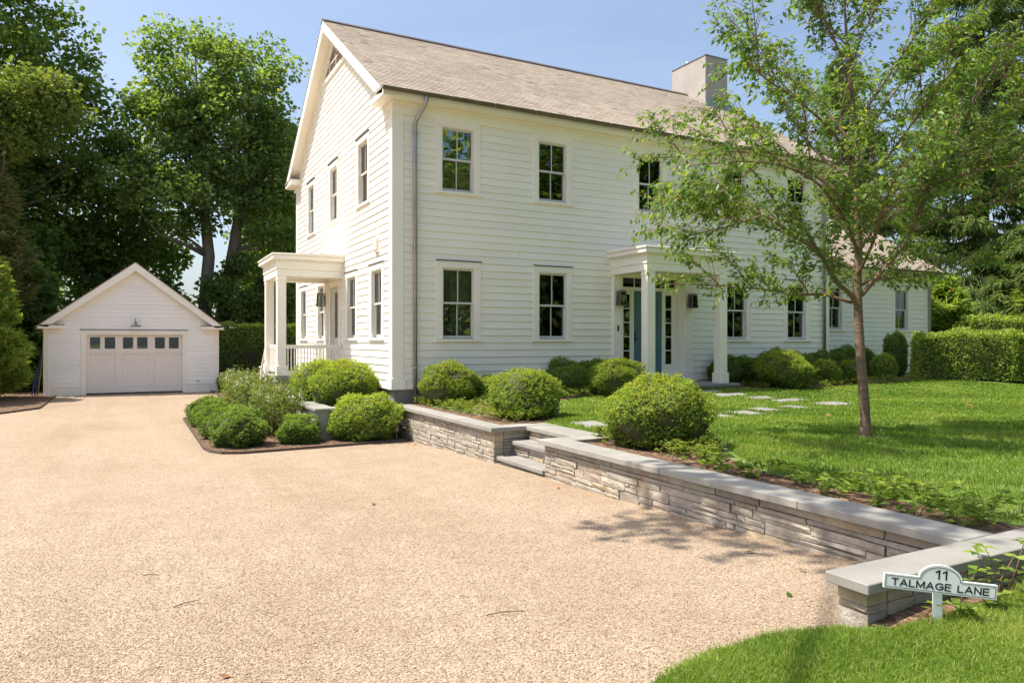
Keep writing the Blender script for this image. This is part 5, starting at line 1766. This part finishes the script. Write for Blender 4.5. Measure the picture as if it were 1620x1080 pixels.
conifer('cedar_tree', (-4.4, 33.6, .02), 'brownish thin cedar rising above the left arborvitae', 8.2, 1.8, 313, M['l_cedar'], M['bark_grey'], 140, 40, .35, -.1, .3, .07, LGp, up=.5, per=4)

# ------------------------------------------------------------------ the young tree on the lawn
def young_tree():
    rng = np.random.default_rng(77)
    bx, by, bz = 9.2, 6.76, zl(9.2, 6.76)
    rx = Vector((.8846, -.4664, 0)); fw = Vector((.4664, .8846, 0)); up = Vector((0, 0, 1))
    e = empty('young_tree', (bx, by, bz), 'young slender-trunked tree with airy leafy crown on the front lawn', 'tree')
    O = Vector((bx, by, bz))
    L = lambda r_, h, d_=0.0: rx * r_ + up * h + fw * d_
    def curve(pts, n=6):                     # Catmull-Rom through the given points
        pts = [pts[0] * 2 - pts[1]] + pts + [pts[-1] * 2 - pts[-2]]
        out = []
        for i in range(1, len(pts) - 2):
            p0, p1, p2, p3 = pts[i - 1:i + 3]
            for k in range(n):
                t_ = k / n
                out.append(.5 * ((2 * p1) + (p2 - p0) * t_ + (2 * p0 - 5 * p1 + 4 * p2 - p3) * t_ ** 2 + (3 * p1 - p0 - 3 * p2 + p3) * t_ ** 3))
        return out + [pts[-2]]
    tp = curve([L(.03, -.1), L(.02, .4), L(-.05, 1.33), L(-.07, 2.15, .02), L(-.05, 2.78, .03), L(-.09, 3.5), L(-.11, 4.1, -.05), L(-.16, 4.87), L(-.20, 5.5, .05), L(-.26, 6.24, .02), L(-.28, 7.0, .06)])
    nt_ = len(tp)
    rad = [.070 * (1 - i / nt_) ** 1.0 + .007 for i in range(nt_)]
    rad[0] = .155; rad[1] = .118; rad[2] = .092; rad[3] = .082
    tk = MB(); tk.tube([O + p for p in tp], rad, 14); tk.build('trunk', M['bark_young'], e)
    limbs = [  # (points as (right, height, depth), base radius)
        ([(-.05, 1.75, 0), (-.22, 2.0, -.1), (-.52, 2.2, -.25), (-.8, 2.55, -.4), (-1.25, 2.78, -.6), (-1.7, 3.0, -.8), (-2.3, 3.15, -1.0)], .065),
        ([(-.16, 1.90, 0), (-.52, 2.02, .1), (-.85, 2.03, .2), (-1.35, 2.12, .35), (-1.9, 2.18, .5), (-2.75, 2.22, .6)], .040),
        ([(-.05, 2.35, 0), (-.3, 2.55, .25), (-.66, 2.85, .5), (-1.0, 3.08, .8), (-1.7, 3.3, 1.1), (-2.4, 3.45, 1.3)], .052),
        ([(-.07, 2.6, 0), (-.5, 3.0, -.5), (-1.1, 3.45, -.9), (-1.9, 3.6, -1.2), (-2.85, 3.52, -1.3)], .042),
        ([(-.08, 3.2, 0), (-.45, 3.65, .2), (-.95, 4.0, .4), (-1.6, 4.2, .6), (-2.4, 4.15, .7), (-3.1, 4.12, .7)], .045),
        ([(-.09, 3.5, 0), (-.5, 4.05, -.4), (-1.1, 4.45, -.7), (-1.7, 4.75, -.9), (-2.05, 5.0, -1.0)], .040),
        ([(-.11, 4.1, 0), (-.4, 4.7, .3), (-.8, 5.3, .6), (-1.15, 5.55, .8), (-1.85, 5.5, 1.0)], .036),
        ([(-.16, 4.8, 0), (-.5, 5.4, -.3), (-.9, 5.9, -.5), (-1.3, 6.3, -.6)], .028),
        ([(-.03, 2.0, 0), (.2, 2.32, -.1), (.45, 2.7, -.25), (.6, 3.15, -.35), (.75, 3.6, -.45), (.95, 4.05, -.5), (1.35, 4.8, -.6), (1.7, 5.4, -.6)], .060),
        ([(-.03, 2.15, 0), (.3, 2.25, .25), (.75, 2.3, .5), (1.3, 2.36, .8), (2.0, 2.42, 1.1)], .036),
        ([(-.05, 2.65, 0), (.35, 3.0, .4), (.9, 3.3, .8), (1.6, 3.6, 1.2), (2.4, 3.85, 1.4)], .046),
        ([(-.05, 2.9, 0), (.4, 3.3, -.4), (1.0, 3.55, -.8), (1.8, 3.6, -1.1), (2.6, 3.55, -1.2)], .042),
        ([(.5, 2.85, -.3), (1.0, 3.1, -.5), (1.6, 3.2, -.7), (2.3, 3.1, -.8)], .030),
        ([(.75, 3.6, -.4), (1.2, 3.9, -.2), (1.9, 4.2, 0), (2.6, 4.4, .1)], .032),
        ([(-.10, 3.7, 0), (.25, 4.3, .4), (.65, 4.9, .7), (1.1, 5.4, .9), (1.5, 5.75, 1.0)], .038),
        ([(-.12, 4.4, 0), (.2, 5.0, -.3), (.55, 5.6, -.5), (1.0, 6.2, -.6)], .030),
        ([(-.18, 5.1, 0), (.05, 5.7, .2), (.4, 6.3, .35), (.7, 6.8, .4)], .022),
        ([(-.07, 2.3, 0), (-.15, 2.7, -.6), (-.3, 3.1, -1.2), (-.5, 3.4, -1.9)], .040),
        ([(-.06, 2.5, 0), (.1, 2.9, .6), (.15, 3.4, 1.3), (.2, 3.8, 2.0)], .040),
        ([(-.1, 3.4, 0), (.1, 3.9, -.6), (.3, 4.4, -1.1), (.5, 4.8, -1.5)], .034),
        ([(-.1, 3.6, 0), (-.35, 4.2, .7), (-.5, 4.8, 1.2), (-.6, 5.2, 1.5)], .034),
        ([(-.20, 5.5, 0), (-.45, 6.1, .3), (-.6, 6.7, .4)], .020),
        ([(1.35, 4.8, -.6), (1.9, 5.0, -.4), (2.5, 5.1, -.2)], .022),
        ([(-1.7, 3.0, -.8), (-2.2, 2.85, -.7), (-2.7, 2.75, -.6)], .018),
        ([(-1.9, 3.6, -1.2), (-2.3, 3.25, -1.3), (-2.7, 3.05, -1.35)], .016),
    ]
    tw = MB()
    P, D, N, SZ = [], [], [], []
    def leaf_run(a, b, n, jitter=.03):
        a, b = np.array(a), np.array(b)
        t_ = rng.uniform(.1, 1.05, n)
        d_ = unit((b - a)[None])[0]
        sd = unit(np.cross(d_, [0, 0, 1])[None])[0]
        s_ = rng.choice([-1, 1], n)
        P.append(a + (b - a) * t_[:, None] + rng.normal(0, jitter, (n, 3)))
        D.append(d_ * rng.uniform(.2, .9, (n, 1)) + sd * (s_ * rng.uniform(.3, 1, n))[:, None] + np.array([0, 0, -1]) * rng.uniform(.1, .95, (n, 1)) + rng.normal(0, .2, (n, 3)))
        N.append(np.array([0, 0, 1.0]) + rng.normal(0, .5, (n, 3)))
    work = []
    for pts, r0 in limbs:
        cp = curve([L(*p) for p in pts], 5)
        work.append((cp, r0, .16, 'limb'))
        for t_ in (.34, .5, .66, .8):
            i = int(t_ * (len(cp) - 1)); o_ = (cp[i] - cp[i - 1]).normalized()
            sd_ = o_.cross(up).normalized() * rng.choice([-1, 1])
            d_ = (o_ * rng.uniform(.5, .9) + sd_ * rng.uniform(.2, .8) + up * rng.uniform(.1, .95)).normalized()
            ln = rng.uniform(.6, 1.15)
            e2 = cp[i] + d_ * ln + up * rng.uniform(-.1, .1)
            work.append((curve([cp[i], cp[i] + d_ * ln * .5 + up * .05, e2], 4), r0 * .27, .1, 'branch'))
    for cp, r0, t_min, nm_ in work:
        m_ = len(cp)
        lm = MB()
        lm.tube([O + p for p in cp], [.55 * r0 * (1 - i / m_) ** .8 + .003 for i in range(m_)], 8); lm.build(nm_, M['bark_young'], e)
        for i in range(1, m_):
            t_ = i / (m_ - 1)
            if t_ < t_min: continue
            seg = cp[i] - cp[i - 1]
            nt2 = 2
            for k in range(nt2):
                p = cp[i - 1] + seg * rng.random()
                out = seg.normalized()
                side = out.cross(up).normalized() * rng.choice([-1, 1])
                d_ = (out * rng.uniform(.5, 1.1) + side * rng.uniform(.2, 1.0) + up * rng.uniform(-.3, .7)).normalized()
                ln = rng.uniform(.28, .62) * (1.15 - .4 * t_)
                q = p + d_ * ln * .55 + up * .02; z_ = p + d_ * ln - up * rng.uniform(.02, .12)
                tw.tube([O + p, O + q, O + z_], [.0038, .0028, .0013], 4, cap=False)
                leaf_run(p, q, 2); leaf_run(q, z_, int(3 + 6 * ln))
                for j in range(1):
                    p2 = p.lerp(z_, rng.uniform(.3, .8)); d2 = (d_ + side * rng.uniform(-1, 1) + up * rng.uniform(-.3, .3)).normalized()
                    z2 = p2 + d2 * ln * rng.uniform(.3, .55)
                    tw.tube([O + p2, O + z2], [.003, .0015], 3, cap=False)
                    leaf_run(p2, z2, 3)
        leaf_run(cp[-3], cp[-1], 12)
    # leader twigs
    for i in range(int(nt_ * .42), nt_):
        for k in range(2):
            a = rng.uniform(0, 6.28)
            d_ = (Vector((math.cos(a), math.sin(a), rng.uniform(.2, .9)))).normalized(); ln = rng.uniform(.25, .6)
            z_ = tp[i] + d_ * ln
            tw.tube([O + tp[i], O + z_], [.005, .002], 4, cap=False); leaf_run(tp[i], z_, 10)
    tw.build('twigs', M['twig'], e, recalc=False)['kind'] = 'stuff'
    P, D, N = np.concatenate(P), np.concatenate(D), np.concatenate(N)
    n = len(P); L_ = rng.uniform(.065, .115, n)
    print('young tree leaves', n)
    leaves('crown', P, D, N, L_, L_ * .46, M['l_young'], e, np.clip(rng.normal(.45, .22, n) + .3 * (rng.random(n) < .06), 0, 1), fold=.14)


young_tree()

# roadside tree behind the viewer: out of frame, its high boughs dapple the wall and verge
tree('street_tree', (-5.2, 2.6, .3), 'street tree left of the viewer, its high bough shading the wall',
     [(5.0, 4.2, 11.3, 1.4, 2.6, .8), (-2.5, -3.0, 11.4, 3.0, 3.0, 2.4)],
     [([(0, 0, -.4), (-.1, -.1, 4), (-.3, -.3, 8), (-.6, -.8, 12.5)], [.34, .28, .2, .04]), ([(-.3, -.3, 8), (1.6, 1.4, 10.2), (3.2, 2.8, 10.9), (5.0, 4.4, 11.2)], [.05, .04, .03, .015])],
     M['l_maple2'], M['bark'], 401, 110, 80, .20, .62, 30)

# woods across the lane, mirrored in the window glass
rngk = np.random.default_rng(500)
nC = 800
ang = rngk.uniform(0, 1, nC)
dist = rngk.uniform(-5, 5, nC)
CC = np.stack([16 + ang * 44 + dist * .2, -26 + ang * 12 + dist, rngk.uniform(.8, 1, nC) * 0 + rngk.beta(1.2, 1.2, nC) * 20 + .8], 1)
CC[:, 2] *= .75 + .35 * np.sin(ang * 14 + 1) ** 2
n = nC * 40
g_ = rngk.normal(size=(n, 3))
P = np.repeat(CC, 40, 0) + g_ * [1.3, 1.3, .9]
leaves('woodland', P, g_ + [0, 0, -.3], rngk.normal(0, .5, (n, 3)) + [0, 0, 1], .8, .66, M['l_maple'], None)
tag(bpy.data.objects['woodland'], 'leafy woods across the lane behind the viewer', 'woods', kind='stuff')

# ------------------------------------------------------------------ ground cover, seedlings, grass
def in_poly(x, y, poly):
    r_ = np.zeros(len(x), bool)
    j = len(poly) - 1
    for i in range(len(poly)):
        xi, yi = poly[i]; xj, yj = poly[j]
        c = ((yi > y) != (yj > y)) & (x < (xj - xi) * (y - yi) / (yj - yi + 1e-12) + xi)
        r_ ^= c
        j = i
    return r_


def vzl(x, y):
    f = lambda t_: np.clip(t_, 0, 1) ** 2 * (3 - 2 * np.clip(t_, 0, 1))
    return .60 + .05 * f((y - 7.5) / 3) + .17 * f((y - 10.3) / 2.6) * f((x - 5.2) / 3.0)


def vzg(y):
    return np.interp(y, _gy, _gz)


def cover(name, poly, n_pl, zfun, mat, seed, label, hmin=.08, hmax=.2, leaf=.055, per=9):
    rng = np.random.default_rng(seed)
    lo, hi = np.min(poly, 0), np.max(poly, 0)
    x = rng.uniform(lo[0], hi[0], n_pl * 3); y = rng.uniform(lo[1], hi[1], n_pl * 3)
    k = in_poly(x, y, poly); x, y = x[k][:n_pl], y[k][:n_pl]
    m_ = len(x)
    h = rng.uniform(hmin, hmax, m_)
    z = zfun(x, y) + h
    P0 = np.stack([x, y, z], 1)
    n = m_ * per
    a = rng.uniform(0, 6.28, n)
    D = np.stack([np.cos(a), np.sin(a), rng.uniform(-.3, .35, n)], 1)
    P = np.repeat(P0, per, 0) + np.stack([np.zeros(n), np.zeros(n), -rng.uniform(0, .06, n)], 1) + rng.normal(0, .012, (n, 3))
    N = np.array([0, 0, 1.0]) + rng.normal(0, .3, (n, 3))
    L_ = leaf * rng.uniform(.7, 1.4, n)
    o = leaves(name, P, D, N, L_, L_ * .55, mat, None, np.clip(np.repeat(rng.normal(.5, .18, m_), per) + rng.normal(0, .13, n), 0, 1))
    return tag(o, label, 'ground cover', kind='stuff')


cover('ground_cover', [(5.22, 10.05), (5.22, 14.2), (6.3, 14.2), (6.75, 12.2), (6.55, 10.9), (5.95, 10.2)], 620, vzl, M['l_cover'], 601, 'yellow-green pachysandra under the boxwoods above the left wall')
cover('ground_cover', [(5.45, 8.2), (6.2, 8.5), (6.8, 7.2), (6.1, 6.3), (5.55, 6.0), (5.5, 7.2)], 300, vzl, M['l_cover'], 602, 'yellow-green pachysandra round the largest boxwood')
cover('ground_cover', [(7.6, 12.2), (9.8, 12.6), (9.9, 13.4), (7.6, 13.2)], 240, vzl, M['l_cover'], 603, 'pale ground cover below the shrubs left of the portico')
cover('ground_cover', [(13.1, 12.6), (14.2, 11.95), (16, 12.3), (19.5, 12.7), (20.8, 13.0), (20.8, 13.5), (15.5, 13.1), (13.3, 13.2)], 420, vzl, M['l_cover'], 604, 'yellow ground cover edging the lawn right of the portico')
cover('ground_cover', [(5.3, 2.95), (5.3, 6.2), (5.75, 6.2), (6.0, 4.5), (6.1, 2.95)], 150, vzl, M['l_seedling'], 605, 'loose bright ground cover in the mulch behind the long wall', .06, .2, .075, 7)


def seedling(x, y, z, h, seed, lb, lean=.05):
    rng = np.random.default_rng(seed)
    e = empty('seedling', (x, y, z), lb, 'plant', 'seedlings behind the wall caps')
    st = MB(); P, D, N, S_ = [], [], [], []
    for q in range(rng.integers(1, 3)):
        a = rng.uniform(0, 6.28); top = Vector((math.cos(a) * lean * 2, math.sin(a) * lean * 2, h * rng.uniform(.75, 1.05)))
        mid = top * .5 + Vector((rng.normal(0, .01), rng.normal(0, .01), 0)); o_ = Vector((x, y, z))
        st.tube([o_ - Vector((0, 0, .03)), o_ + mid, o_ + top], [.005, .004, .002], 5)
        for lv in (1.0, .72, .45):
            for k in range(4 if lv > .9 else 2):
                b_ = a + k * 1.57 + lv * 2 + rng.normal(0, .3)
                P.append(np.array(top) * lv); D.append([math.cos(b_), math.sin(b_), rng.uniform(-.15, .35)]); N.append(np.array([0, 0, 1]) + rng.normal(0, .2, 3)); S_.append(rng.uniform(.05, .085) * (1.1 if lv > .9 else .85))
    st.build('stem', M['twig'], e)
    S_ = np.array(S_)
    leaves('leaves', np.array(P), np.array(D), np.array(N), S_, S_ * .58, M['l_seedling'], e, fold=.12)


rs = random.Random(9)
ORD = 'first second third fourth fifth sixth seventh eighth ninth tenth eleventh twelfth thirteenth fourteenth fifteenth sixteenth'.split()
sd_pos = [(5.36, 3.5), (5.5, 3.9), (5.32, 4.3), (5.55, 4.75), (5.42, 5.2), (5.38, 5.7), (5.62, 3.25), (5.8, 3.7), (5.75, 4.2), (5.52, 3.05), (5.9, 3.25), (5.95, 4.4), (5.7, 5.3), (5.36, 6.3), (6.05, 3.6), (6.15, 3.15)]
for i, (x, y) in enumerate(sorted(sd_pos, key=lambda t_: t_[1])):
    seedling(x, y, zl(x, y), rs.uniform(.12, .24), 700 + i, ORD[i] + ' seedling from the sign end in the mulch behind the long wall')
for i, (x, y, h) in enumerate(sorted([(4.05, 2.40, .22), (4.35, 2.36, .26), (4.55, 2.42, .32), (4.72, 2.36, .34), (4.95, 2.43, .36), (5.15, 2.37, .30), (3.80, 2.43, .12), (4.20, 2.28, .10), (4.62, 2.28, .14), (5.0, 2.30, .2), (3.98, 2.30, .09)])):
    seedling(x, y, zf(x, y) + .01, h, 740 + i, ORD[i] + ' seedling from the left in the mulch around the address sign')


def blades(name, x, y, z, seed, h, w, label, bend=.5, dry=None):
    rng = np.random.default_rng(seed)
    n = len(x)
    P0 = np.stack([x, y, z], 1)
    a = rng.uniform(0, 6.28, n); b_ = rng.uniform(0, 6.28, n)
    s_ = np.stack([np.cos(a), np.sin(a), np.zeros(n)], 1); l_ = np.stack([np.cos(b_), np.sin(b_), np.zeros(n)], 1)
    hk = (1 + .30 * np.sin(x * 5.2 + y * 3.1) * np.sin(y * 4.7 - x * 2.2))
    hh = (h * hk * rng.uniform(.55, 1.25, n))[:, None]; ww = (w * rng.uniform(.7, 1.3, n))[:, None]
    k = (rng.uniform(.1, bend, n))[:, None]
    V = np.empty((n, 5, 3))
    V[:, 0] = P0 - s_ * ww * .5; V[:, 1] = P0 + s_ * ww * .5
    m_ = P0 + l_ * hh * k * .35 + [0, 0, 1] * hh * .55
    V[:, 2] = m_ + s_ * ww * .38; V[:, 3] = m_ - s_ * ww * .38
    V[:, 4] = P0 + l_ * hh * k + [0, 0, 1] * hh * (1 - .35 * k)
    V = V.reshape(-1, 3)
    i0 = np.arange(n) * 5
    tri = np.concatenate([np.stack([i0, i0 + 1, i0 + 2], 1), np.stack([i0, i0 + 2, i0 + 3], 1), np.stack([i0 + 3, i0 + 2, i0 + 4], 1)])
    patch = .14 * np.sin(x * 1.7 + np.sin(y * 1.3) * 2) + .12 * np.sin(y * 2.3 + x * .7) + .10 * np.sin(x * 6.1 + y * 4.3)
    var = np.clip(.5 + patch + rng.normal(0, .18, n), 0, .97)
    d_ = rng.random(n) < (.035 if dry is None else dry)
    var[d_] = 1.0
    o = mesh_np(name, V, tri, M['grass'], None, np.repeat(var, 5))
    return tag(o, label, 'grass', kind='stuff')


rg = np.random.default_rng(900)
camx = lambda x, y: (.8846 * x - .4664 * y) / np.maximum(.4664 * x + .8846 * y, .01)
depth = lambda x, y: .4664 * x + .8846 * y
pavers = [(c.matrix_basis.translation, c) for c in path.children]
LAWN = [(5.78, 2.9), (5.85, 5.3), (6.3, 6.3), (7.0, 7.2), (6.7, 8.5), (5.9, 8.55), (5.9, 10.0), (6.7, 10.8), (7.3, 12.0), (8.5, 12.45), (10.0, 12.85), (13.0, 12.85), (14.2, 12.2), (16, 12.45), (19, 12.85), (20.6, 13.1), (22.3, 11.4), (30, 4.2), (30, 2.9)]
x = rg.uniform(5.7, 26, 390000); y = rg.uniform(2.9, 13.2, 390000)
k = in_poly(x, y, LAWN) & (camx(x, y) < 1.0)
dp = depth(x, y)
k &= rg.random(len(x)) < np.clip((9.5 / dp) ** 1.3, 0, 1)
for (px, py, a, b) in PV:
    k &= ~((np.abs(x - px) < a / 2 + .01) & (np.abs(y - py) < b / 2 + .01))
k &= ~(((x - 9.25) ** 2 + (y - 6.7) ** 2 < .10) & (rg.random(len(x)) < .75))
k &= ~(((x - 11.16) ** 2 / .10 + (y - 7.46) ** 2 / .03 < 1) & (rg.random(len(x)) < .85))
x, y = x[k], y[k]; dp = dp[k]
blades('lawn_grass', x, y, vzl(x, y), 901, .055, .0066 * np.clip(dp / 6, 1, 3.2), 'mown green lawn before the house', .9)
print('lawn blades', len(x))
x = rg.uniform(.9, 5.9, 330000); y = rg.uniform(1.0, 2.95, 330000)
FGI = [(.55, 1.0), (.7, 1.4), (1.5, 2.30), (2.2, 2.66), (2.65, 2.79), (3.05, 2.80), (3.42, 2.68), (3.52, 2.44), (3.75, 2.36), (4.0, 2.33), (4.5, 2.40), (5.1, 2.50), (6.5, 2.54), (6.5, 1.0)]
k = in_poly(x, y, FGI) & (camx(x, y) < .9) & (depth(x, y) > 2.7)
x, y = x[k], y[k]
t_ = np.clip((x - 3.2) / .8, 0, 1)
zz = vzg(y) + .004 + .05 * t_ * t_ * (3 - 2 * t_) + .05 * np.exp(-((x - 4.0) ** 2 / .35 + (y - 2.42) ** 2 / .03))
blades('verge_grass', x, y, zz, 902, .060, .0042, 'longer grass on the verge at the lower right', 1.0, .05)
print('verge blades', len(x))

# loose pebbles on the near gravel
n = 260000
x = rg.uniform(-3.2, 4.85, n); y = rg.uniform(2.2, 9.5, n)
dp = depth(x, y)
k = (np.abs(camx(x, y)) < .74) & (dp > 2.9) & (rg.random(n) < np.clip((3.3 / dp) ** 2.2, 0, 1) * np.clip((8.6 - dp) / 4.0, 0, 1)) & ~in_poly(x, y, FG)
x, y = x[k], y[k]; n = len(x)
r_ = rg.uniform(.003, .0062, n)
P0 = np.stack([x, y, vzg(y) + r_ * .22], 1)
OC = np.array([(1, 0, 0), (0, 1, 0), (-1, 0, 0), (0, -1, 0), (0, 0, 1), (0, 0, -1)], float)
OF = np.array([(0, 1, 4), (1, 2, 4), (2, 3, 4), (3, 0, 4), (1, 0, 5), (2, 1, 5), (3, 2, 5), (0, 3, 5)])
th = rg.uniform(0, 6.28, n)
cs, sn = np.cos(th), np.sin(th)
sc = np.stack([rg.uniform(.8, 1.35, n), rg.uniform(.7, 1.1, n), rg.uniform(.55, .85, n)], 1) * r_[:, None]
V = OC[None] * sc[:, None, :]
V = V + rg.normal(0, .12, V.shape) * r_[:, None, None]
V = np.stack([V[..., 0] * cs[:, None] - V[..., 1] * sn[:, None], V[..., 0] * sn[:, None] + V[..., 1] * cs[:, None], V[..., 2]], -1) + P0[:, None, :]
o = mesh_np('gravel', V.reshape(-1, 3), (np.arange(n)[:, None, None] * 6 + OF[None]).reshape(-1, 3), M['pebble'], None, np.repeat(rg.beta(2, 1.6, n), 6), True)
tag(o, 'loose tan pebbles on the driveway', 'gravel', kind='stuff')
print('pebbles', n)

# ------------------------------------------------------------------ small litter and fittings
def dead_leaf(x, y, z, s_, label, mat='dead_leaf', rot=0.0):
    q = MB()
    c, t_ = math.cos(rot), math.sin(rot)
    pts = [(-.5, 0, .02), (-.15, -.28, .10), (.25, -.22, .14), (.55, 0, .22), (.25, .24, .06), (-.15, .26, .02), (0, 0, .05)]
    v = [(x + (a * c - b * t_) * s_, y + (a * t_ + b * c) * s_, z + .004 + h * s_) for a, b, h in pts]
    v2 = [(a, b, c_ - .0015) for a, b, c_ in v]
    fs = [(0, 1, 6), (1, 2, 6), (2, 3, 6), (3, 4, 6), (4, 5, 6), (5, 0, 6)]
    q.add(v + v2, fs + [tuple(7 + i for i in f[::-1]) for f in fs])
    return tag(q.build('fallen_leaf', M[mat], recalc=False), label, 'leaf', 'fallen leaves')


for (x, y, s_, lb, mt_) in [(2.37, 7.78, .085, 'curled brown leaf lying in the middle of the gravel', 'dead_leaf'), (4.62, 7.55, .07, 'small brown leaf on gravel near the steps', 'dead_leaf'), (4.70, 12.79, .08, 'brown leaf on gravel under the left wall', 'dead_leaf'),
                            (4.63, 12.97, .07, 'second brown leaf beside the left wall foot', 'dead_leaf'), (.42, 3.86, .05, 'brown leaf scrap at the bottom edge of the gravel', 'dead_leaf'),
                            (4.42, 4.27, .09, 'green leaf cluster on gravel before the long wall', 'l_seedling'), (3.74, 3.28, .06, 'green leaf lying on gravel near the return wall', 'l_seedling'), (4.30, 3.65, .06, 'small green leaf by the bluestone return', 'l_seedling')]:
    dead_leaf(x, y, zg(x, y) + .006, s_, lb, mt_, x * 7)
dead_leaf(10.71, 8.54, zl(10.71, 8.54) + .05, .13, 'brown leaf lying on the lawn left of the trunk', 'dead_leaf', 1)
dead_leaf(14.86, 8.52, zl(14.86, 8.52) + .05, .15, 'pale brown leaf on the shaded lawn at right', 'dead_leaf', 2)


def twig(x, y, L_, rot, label):
    q = MB(); z = zg(x, y) + .012
    c, t_ = math.cos(rot), math.sin(rot)
    q.tube([(x - c * L_ / 2, y - t_ * L_ / 2, z), (x - c * L_ * .1, y - t_ * L_ * .1 + .012, z + .006), (x + c * L_ / 2, y + t_ * L_ / 2, z)], [.004, .0035, .002], 5)
    return tag(q.build('fallen_twig', M['deadtwig']), label, 'twig', 'fallen twigs')


twig(2.05, 3.97, .25, -.2, 'longest bare twig lying on the near gravel')
twig(.14, 6.07, .12, -.4, 'short twig on the left gravel')
twig(.33, 5.24, .18, .4, 'thin twig on the left foreground gravel')
ll = empty('landscape_light', (4.62, 13.62, .03), 'small grey landscape light at the wall foot in the left bed', 'lamp')
k = MB(); k.tube([(4.62, 13.62, 0), (4.62, 13.62, .16)], .012, 8); k.build('stake', M['pewter'], ll)
k = MB(); k.lathe([(.0, .30), (.045, .29), (.05, .16), (.03, .14), (0, .14)], (4.62, 13.62, .03), 12); k.build('lamp_head', M['pewter'], ll)
k = MB(); k.box(6.27, 6.30, 12.55, 12.56, .62, .92); k.box(6.25, 6.32, 12.548, 12.562, .83, .93)
tag(k.build('marker_flag', M['blue_tag']), 'small blue marker sticking out of the ground cover', 'marker')
